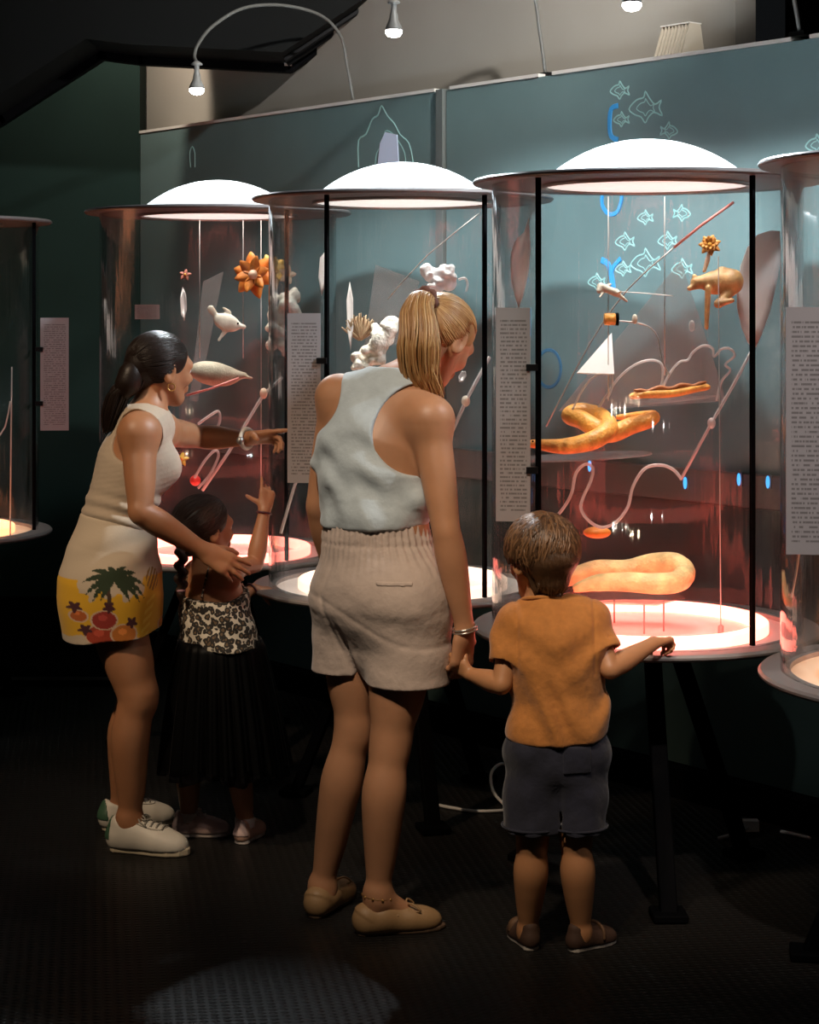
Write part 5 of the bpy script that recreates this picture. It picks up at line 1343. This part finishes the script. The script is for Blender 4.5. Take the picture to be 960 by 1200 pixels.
# orange flower head on a pale stem
def flower(c, r, n, m, label, axis=(0, -1, .2), layers=2, core=None, extra=None, group=None, petal='petal'):
    c = Vector(c); ax_ = Vector(axis).normalized(); u = ax_.orthogonal().normalized(); v = ax_.cross(u)
    root = empty('flower', c, label, 'flower', group)
    for L_ in range(layers):
        for i in range(n):
            a = 2*math.pi*(i+.5*L_)/n; d = u*math.cos(a)+v*math.sin(a); s = ax_.cross(d); b = MB(); vs = []; k = 5
            lift = .25+.45*L_; R_ = r*(1-.22*L_)
            for j in range(k+1):
                t = j/k; wd = R_*.30*math.sin(math.pi*(.12+.84*t)); p = c+d*R_*t+ax_*R_*(lift*t-.35*t*t)
                vs += [p-s*wd, p+ax_*wd*-.25, p+s*wd, p+ax_*(wd*-.25-.002)]
            fs = []
            for j in range(k):
                o = j*4
                for q in range(4): fs.append((o+q, o+(q+1) % 4, o+4+(q+1) % 4, o+4+q))
            fs += [(0, 1, 2, 3), (k*4+3, k*4+2, k*4+1, k*4)]
            fix_normals(b.add(vs, fs).build(petal, m, root, True, tuple(c)))
    MB().ball(c+ax_*r*.12, r*.2, 10, 8).build('flower_centre', core or yell_p, root, True, tuple(c))
    return root
f1 = flower(at(832, 287, S3), .032, 7, mat('ochre_petal', (.62, .27, .04), .6), 'ochre flower head on a pale stem above the tan frog', (-.2, -1, .3), 3)
MB().tube([at(831, 296, S3), at(829, 306, S3), at(825, 319, S3)], [.004, .007, .004], 8, sub=4).build('stem', pink_p, f1, True, tuple(f1.location))
# white gecko and the bead below it
gk = [Cone(at(706, 337, S3), at(722, 343, S3), .010, .011, .006), Cone(at(722, 343, S3), at(735, 353, S3), .008, .003, .006), Cone(at(704, 336, S3), at(702, 341, S3-.01), .011, .007, .005),
      Cone(at(708, 341, S3), at(703, 348, S3-.02), .004, .003, .003), Cone(at(722, 344, S3), at(728, 342, S3-.025), .004, .003, .003), Cone(at(710, 335, S3), at(716, 333, S3+.02), .004, .003, .003)]
sdf_thing('gecko', gk, .0022, pale, 'small white gecko model hanging left of centre in nearest case', 'gecko')
c = at(708, 374, S3); X = Vector((1, 0, 0))
bd = thing_mesh(MB().tube([c, c+X*.002, c+X*.030, c+X*.032], [.014, .017, .017, .015], 14), 'barrel_bead', amber, 'orange barrel-shaped bead with a black end under the white gecko', 'bead')
MB().tube([c+X*.032, c+X*.034, c+X*.040, c+X*.041], [.015, .018, .018, .014], 14).build('end_cap', M['black'], bd, True, tuple(bd.location))
rod([(724, 376), (745, 378), (762, 384), (771, 396), (776, 420), (785, 440)], S3, .002, M['wire'], 'thin curved wire running right from the barrel bead', 'curved_wire', 'wire')
rod([(706, 340), (730, 342), (760, 344), (790, 347)], S3+.05, .0012, M['wire'], 'thin straight wire running right from the white gecko', 'straight_wire', 'wire')
# bent rods and sheets
rod([(646, 612), (660, 596), (670, 578), (675, 555), (686, 544), (695, 549), (692, 565), (684, 582), (681, 596), (690, 610), (705, 618), (722, 612), (736, 594), (742, 570), (756, 549), (775, 545), (790, 551), (799, 562)], S3-.08, .0045, M['rod'], 'clear bent rod forming a large low loop behind boy')
rod([(671, 480), (680, 462), (692, 445), (706, 437), (717, 438), (717, 455), (712, 468)], S3, .003, M['rod'], 'leftmost small clear arch of rod above the orange snake')
rod([(700, 480), (712, 462), (726, 442), (745, 427), (764, 422), (776, 428), (776, 448), (770, 458)], S3+.03, .0035, M['rod'], 'middle clear arch of rod above the orange snake')
rod([(775, 458), (786, 436), (797, 424), (806, 422), (812, 413), (824, 405), (835, 408), (837, 418), (846, 409), (856, 409), (861, 417), (850, 427), (856, 434), (846, 446), (842, 460), (840, 470)], S3+.03, .0035, M['rod'], 'clear rod bent in an oak-leaf outline above the straight orange specimen')
rod([(884, 405), (862, 447), (836, 492), (798, 562)], S3+.06, .0045, M['rod'], 'straight clear rod slanting down from the right leaf-shaped reflection', 'slanted_rod', sub=1)
MBt = MB().ball(at(834, 496, S3+.06), (.012, .010, .016), 10, 8); thing_mesh(MBt, 'rod_joint', M['rod'], 'clear joint half-way along the slanted rod in nearest case', 'joint')
rod([(860, 237), (822, 264), (790, 290)], S3+.10, .004, M['pink_rod'], 'pink slanted rod under the top disc of nearest full case', 'slanted_rod', sub=1)
rod([(790, 290), (735, 340), (690, 405), (640, 500)], S3+.10, .002, M['wire'], 'thin slanted wire continuing the pink rod downward', 'slanted_wire', 'wire', sub=3)
def sheet(pts, m, label, ys, cat='sheet', th=.003, name='acrylic_sheet'):
    P = [at(x, y, Y) for (x, y), Y in zip(pts, ys)]
    n = (P[1]-P[0]).cross(P[2]-P[0]).normalized()
    return fix_normals(thing_mesh(MB().prism(P, n*th), name, m, label, cat, False))
sheet([(798, 305), (852, 470), (700, 480), (655, 482)], M['sheet'], 'frosted triangular sheet hanging in the middle of nearest case', (5.36, 5.40, 5.36, 5.36))
sheet([(717, 390), (720, 438), (676, 437)], M['opal'], 'small white triangular sail below the barrel bead', (5.34, 5.20, 5.20))
def leaf(pts, Y, label, bulge=.03, m=None, tilt=.55):
    """a curved opal leaf with real thickness"""
    ym = sum(y for _, y in pts)/len(pts); P = [at(x, y, Y-tilt*(y-ym)*Y/F_PX) for x, y in pts]; c = sum(P, Vector())/len(P); n = len(P); wd = max(abs(p.x-c.x) for p in P); vs = []; fs = []
    rings = (1, .66, .33)
    for sgn in (0, .004):
        for k in rings:
            for p in P:
                q = c+(p-c)*k; vs.append(q+Vector((0, bulge*(1-k*k)+sgn, 0)))
        vs.append(c+Vector((0, bulge+sgn, 0)))
    N = n*3+1
    for o in (0, N):
        for r_ in range(2):
            for i in range(n): fs.append((o+r_*n+i, o+r_*n+(i+1) % n, o+(r_+1)*n+(i+1) % n, o+(r_+1)*n+i))
        for i in range(n): fs.append((o+2*n+i, o+2*n+(i+1) % n, o+3*n))
    for i in range(n): fs.append((i, (i+1) % n, N+(i+1) % n, N+i))
    return fix_normals(thing_mesh(MB().add(vs, fs), 'leaf_or_reflection', m or M['opal'], label, 'leaf panel'))
leaf([(917, 271), (903, 270), (888, 275), (876, 290), (868, 312), (864, 338), (864, 360), (869, 383), (877, 402), (884, 411), (893, 392), (903, 364), (911, 330), (916, 300)], S3+.03, 'large white leaf-shaped glass reflection built as a panel at right in nearest case', .03, None, .38)  # solid panel stands in for the dome's reflection in the glass
leaf([(620, 255), (614, 272), (604, 282), (598, 300), (599, 325), (603, 346), (608, 361), (614, 345), (620, 318), (622, 290)], S3+.05, 'small white leaf-shaped glass reflection built as a panel at left in nearest case, above text panel')  # also a reflection in the glass, modelled as a tilted panel
thing_mesh(MB().ball(at(744, 374, S3), (.008, .005, .014), 10, 8), 'white_bud', pale, 'tiny white bud right of the barrel bead', 'bud')
thing_mesh(MB().ball(at(811, 382, S3), (.009, .005, .016), 10, 8), 'white_bud', M['rod'], 'tiny clear bud left of the frog leg', 'bud')
thing_mesh(MB().ball(at(700, 624, S3+.15), (.040, .030, .017), 16, 10), 'orange_shell', orange_p, 'small orange shell right of boy, above the yellow python', 'shell')
for x, y0, y1, d, lab in ((845, 600, 752, -.22, 'pink-lit steel wire with a turnbuckle at its foot, right side of nearest case'), (713, 230, 470, .02, 'upright thin steel wire holding the white gecko'), (779, 230, 440, .12, 'upright thin steel wire behind the frosted sheet')):
    a, b_ = at(x-3 if x == 845 else x, y0 if x != 845 else 300, S3+d), at(x, y1, S3+d)
    if x == 845: b_.z = Z_BASE-.010
    o = thing_mesh(MB().tube([a, b_], .0013, 6), 'steel_wire', M['wire'], lab, 'wire')
    if x == 845: MB().tube([b_, b_+ZZ*.012, b_+ZZ*.042, b_+ZZ*.046], [.007, .008, .008, .002], 10).build('turnbuckle', M['pink_rod'], o, True, tuple(o.location))  # pink colour stands for the ring's red light on the turnbuckle

# --- leftmost full case
flower(at(298, 322, S1-.05), .088, 6, orange_p, 'largest orange lily, leftmost of the flowers in leftmost full case', (-.35, -1, .1), 2, pink_p)
flower(at(318, 318, S1+.06), .068, 6, yell_p, 'yellow-orange lily right of the largest lily', (.3, -1, .3), 2, orange_p)
flower(at(337, 322, S1-.05), .036, 5, pink_p, 'small pale pink flower right of the yellow lily', (.5, -1, 0), 1, orange_p)
Cr = []
r2 = np.random.default_rng(3)
for i in range(34):
    x, y = r2.uniform(318, 347), r2.uniform(346, 418); Cr.append(Cone(V(at(x, y, S1+r2.uniform(-.05, .06))), V(at(x+r2.normal(0, 5), y+r2.normal(0, 6), S1+r2.uniform(-.05, .06))), r2.uniform(.012, .024), r2.uniform(.010, .018), .012))
sdf_thing('coral_clump', Cr, .0045, coral_w, 'knobbly off-white coral clump below the lilies', 'coral')
def V3(*q): return V(at(*q))
fi = [Ell(V3(266, 378, S1), (V(.93, 0, -.35), V(0, 1, 0), V(.35, 0, .93)), V(.050, .018, .032), .01), Cone(V3(281, 382, S1), V3(286, 383, S1), .010, .008, .01), Cone(V3(254, 371, S1), V3(247, 362, S1), .010, .014, .008, w=(0, 1, 0), s_=.35),
      Cone(V3(264, 388, S1), V3(256, 399, S1), .010, .005, .006, w=(0, 1, 0), s_=.4), Cone(V3(268, 366, S1), V3(262, 361, S1), .010, .005, .008, w=(0, 1, 0), s_=.4)]
fo = sdf_thing('fish', fi, .0032, pale, 'pale fish model with a drooping fin, above dark-haired woman', 'fish')
e = MB().ball(at(279, 379, S1-.012), .004, 8, 6); e.build('eye', M['black'], fo, True, tuple(fo.location))
pl_ = [Ell(V3(250, 438, S1), (V(.98, 0, -.18), V(0, 1, 0), V(.18, 0, .98)), V(.090, .040, .044), .02), Cone(V3(270, 440, S1), V3(286, 440, S1), .024, .012, .02), Cone(V3(284, 440, S1), V3(294, 443, S1), .009, .008, .006, w=(0, 0, 1), s_=.6)]
po = sdf_thing('furry_specimen', pl_, .004, grey_b, 'plump grey-beige animal model with a pale pointed snout', 'animal model')
rod([(219, 463), (248, 455), (280, 443)], S1-.05, .004, M['pink_rod'], 'pinkish rod under the plump grey-beige animal', 'slanted_rod', sub=1)
rod([(331, 442), (309, 462), (268, 530), (237, 575)], S1-.10, .006, M['rod'], 'long clear rod slanting behind the pointing arm', 'slanted_rod', sub=1)
thing_mesh(MB().ball(at(309, 461, S1-.10), (.014, .012, .020), 10, 8), 'rod_joint', pink_p, 'pale joint on the long slanted rod above the pointing hand', 'joint')
rod([(232, 497), (246, 487), (256, 482), (258, 492), (254, 503)], S1-.1, .005, M['rod'], 'clear rod with a sharp bend above the pointing arm', sub=3)
rod([(228, 560), (240, 540), (252, 528), (256, 535), (246, 556), (232, 572)], S1-.1, .005, M['rod'], 'clear rod bent in a loop below the pointing arm', sub=4)
thing_mesh(MB().ball(at(229, 563, S1-.02), .020, 16, 12), 'red_ball', red_m, 'glossy red ball beside girl\'s head in leftmost full case', 'ball')
flower(at(213, 538, S1-.05), .028, 5, yell_p, 'small yellow flower below the pointing arm', (0, -1, .4), 1, orange_p)
flower(at(217, 322, S1+.1), .024, 5, mat('dusky_red_petal', (.35, .10, .06), .6), 'small dusky red flower above dark-haired woman', (0, -1, .4), 1)
leaf([(214, 336), (211, 350), (212, 368), (216, 376), (219, 362), (218, 345)], S1+.12, 'narrow whitish leaf below the small dusky red flower', .01, M['rod'])
sheet([(158, 357), (187, 357), (187, 374), (158, 374)], M['panel'], 'small printed card at the back of leftmost full case', (7.05, 7.05, 7.05, 7.05), 'card', .004, 'printed_card')
sheet([(238, 330), (262, 318), (232, 470), (222, 470)], M['sheet'], 'tall frosted strip left of the pale fish', (6.95, 6.95, 6.9, 6.9))
for x, d, lab in ((234, .05, 'upright wire rising from the plump grey-beige animal'), (306, .0, 'upright wire behind the largest orange lily'), (285, .15, 'upright wire between the pale fish and the lilies')):
    thing_mesh(MB().tube([at(x, 258, S1+d), at(x, 420 if x != 306 else 600, S1+d)], .0015, 6), 'steel_wire', M['wire'], lab, 'wire')

# --- middle case
Cr = []
for i in range(46):
    t = r2.uniform(0, 1); x, y = 462-36*t+r2.normal(0, 5), 374+56*t+r2.normal(0, 5)
    Cr.append(Cone(V3(x, y, S2-.05+r2.uniform(-.03, .03)), V3(x+r2.normal(0, 4), y+r2.normal(0, 4), S2-.05+r2.uniform(-.03, .03)), r2.uniform(.010, .022), r2.uniform(.008, .014), .010))
sdf_thing('coral_branch', Cr, .004, coral_w, 'rough white coral branch left of blonde ponytail', 'coral')
fan = MB()
for i in range(26):
    a = math.radians(-62+124*i/25); c = at(422, 398, S2+.09); L_ = .085*(1-.1*abs(math.sin(a)))*r2.uniform(.85, 1.1)
    fan.tube([c, c+Vector((math.sin(a)*L_*.5, r2.uniform(-.01, .01), math.cos(a)*L_*.55)), c+Vector((math.sin(a)*L_*.8, r2.uniform(-.015, .015), math.cos(a)*L_))], [.006, .004, .002], 6, sub=3)
thing_mesh(fan, 'fan_coral', mat('beige_fan', (.50, .36, .22), .7), 'beige fan coral behind the white coral branch', 'coral')
leaf([(410, 330), (406, 352), (407, 385), (411, 412), (414, 385), (414, 350)], S2+.1, 'narrow white feather-shaped panel left of the beige fan coral', .01)
leaf([(383, 292), (375, 302), (373, 325), (377, 347), (382, 330), (384, 308)], S2+.0, 'narrow white leaf-shaped panel beside left post of middle case', .01)
Cr = [Cone(V3(500, 318, S2), V3(526, 332, S2), .022, .026, .01)]
for i in range(16):
    x, y = r2.uniform(497, 533), r2.uniform(312, 338); Cr.append(Cone(V3(x, y, S2-.015), V3(x+r2.normal(0, 4), y+r2.normal(0, 4), S2-.02+r2.normal(0, .02)), .014, .008, .008))
sdf_thing('white_shell', Cr, .0035, mat('bright_white_shell', (.88, .90, .92), .35, bump=('noise', 90, .6, .004)), 'bright white shell cluster just above blonde hair', 'shell')
rod([(537, 328), (545, 326), (548, 333), (546, 342)], S2, .004, M['rod'], 'small clear hook right of the bright white shell', sub=4)
rod([(574, 418), (547, 468), (529, 508)], S2-.1, .006, M['rod'], 'clear slanted rod right of the bowed blonde head', 'slanted_rod', sub=1)
thing_mesh(MB().ball(at(546, 470, S2-.1), (.014, .012, .018), 10, 8), 'rod_joint', pale, 'pale joint on the slanted rod beside blonde head', 'joint')
leaf([(541, 435), (537, 441), (538, 448), (543, 447), (547, 440), (546, 435)], S2-.05, 'tiny clear oval panel right of blonde face', .008, M['rod'])
rod([(357, 540), (345, 570), (329, 625)], S2-.12, .005, M['rod'], 'clear slanted rod under the text panel of middle case', 'slanted_rod', sub=1)
thing_mesh(MB().ball(at(358, 538, S2-.12), (.012, .012, .018), 10, 8), 'rod_joint', yell_p, 'yellow joint at top of the slanted rod under text panel', 'joint')
rod([(562, 250), (500, 300), (455, 350)], S2+.1, .002, M['wire'], 'thin slanted wire above blonde head in middle case', 'slanted_wire', 'wire', sub=2)
sheet([(440, 310), (492, 330), (470, 400), (425, 420)], M['sheet'], 'frosted sheet behind the white coral branch', (6.12, 6.12, 6.14, 6.14))

# --- case at the right edge and case at the left edge
S4, S0 = 4.50, 7.46
rod([(943, 600), (935, 660), (928, 700)], S4, .0025, M['wire'], 'thin wire slanting down in the case at right edge', 'slanted_wire', 'wire', sub=2)
o = thing_mesh(MB().ball((1.18, 4.5, Z_BASE+.05), (.055, .05, .06), 18, 12), 'orange_gourd', orange_p, 'glowing orange gourd on base of the case at right edge', 'gourd')
MB().tube([(1.18, 4.5, Z_BASE+.105), (1.185, 4.5, Z_BASE+.13)], .006, 8).build('stalk', mat('green_stalk', (.1, .12, .03), .6), o, True, tuple(o.location))
rod([(14, 430), (13, 500), (12, 628)], S0-.2, .003, M['rod'], 'upright clear rod in the case at left edge', 'upright_rod', sub=1)
rod([(12, 470), (6, 500), (-8, 520)], S0-.2, .003, M['rod'], 'clear rod bent to the left in the case at left edge', sub=2)
o = thing_mesh(MB().ball((-1.72, 7.40, Z_BASE+.036), (.06, .06, .045), 18, 12), 'orange_gourd', orange_p, 'orange gourd on base of the case at left edge', 'gourd')
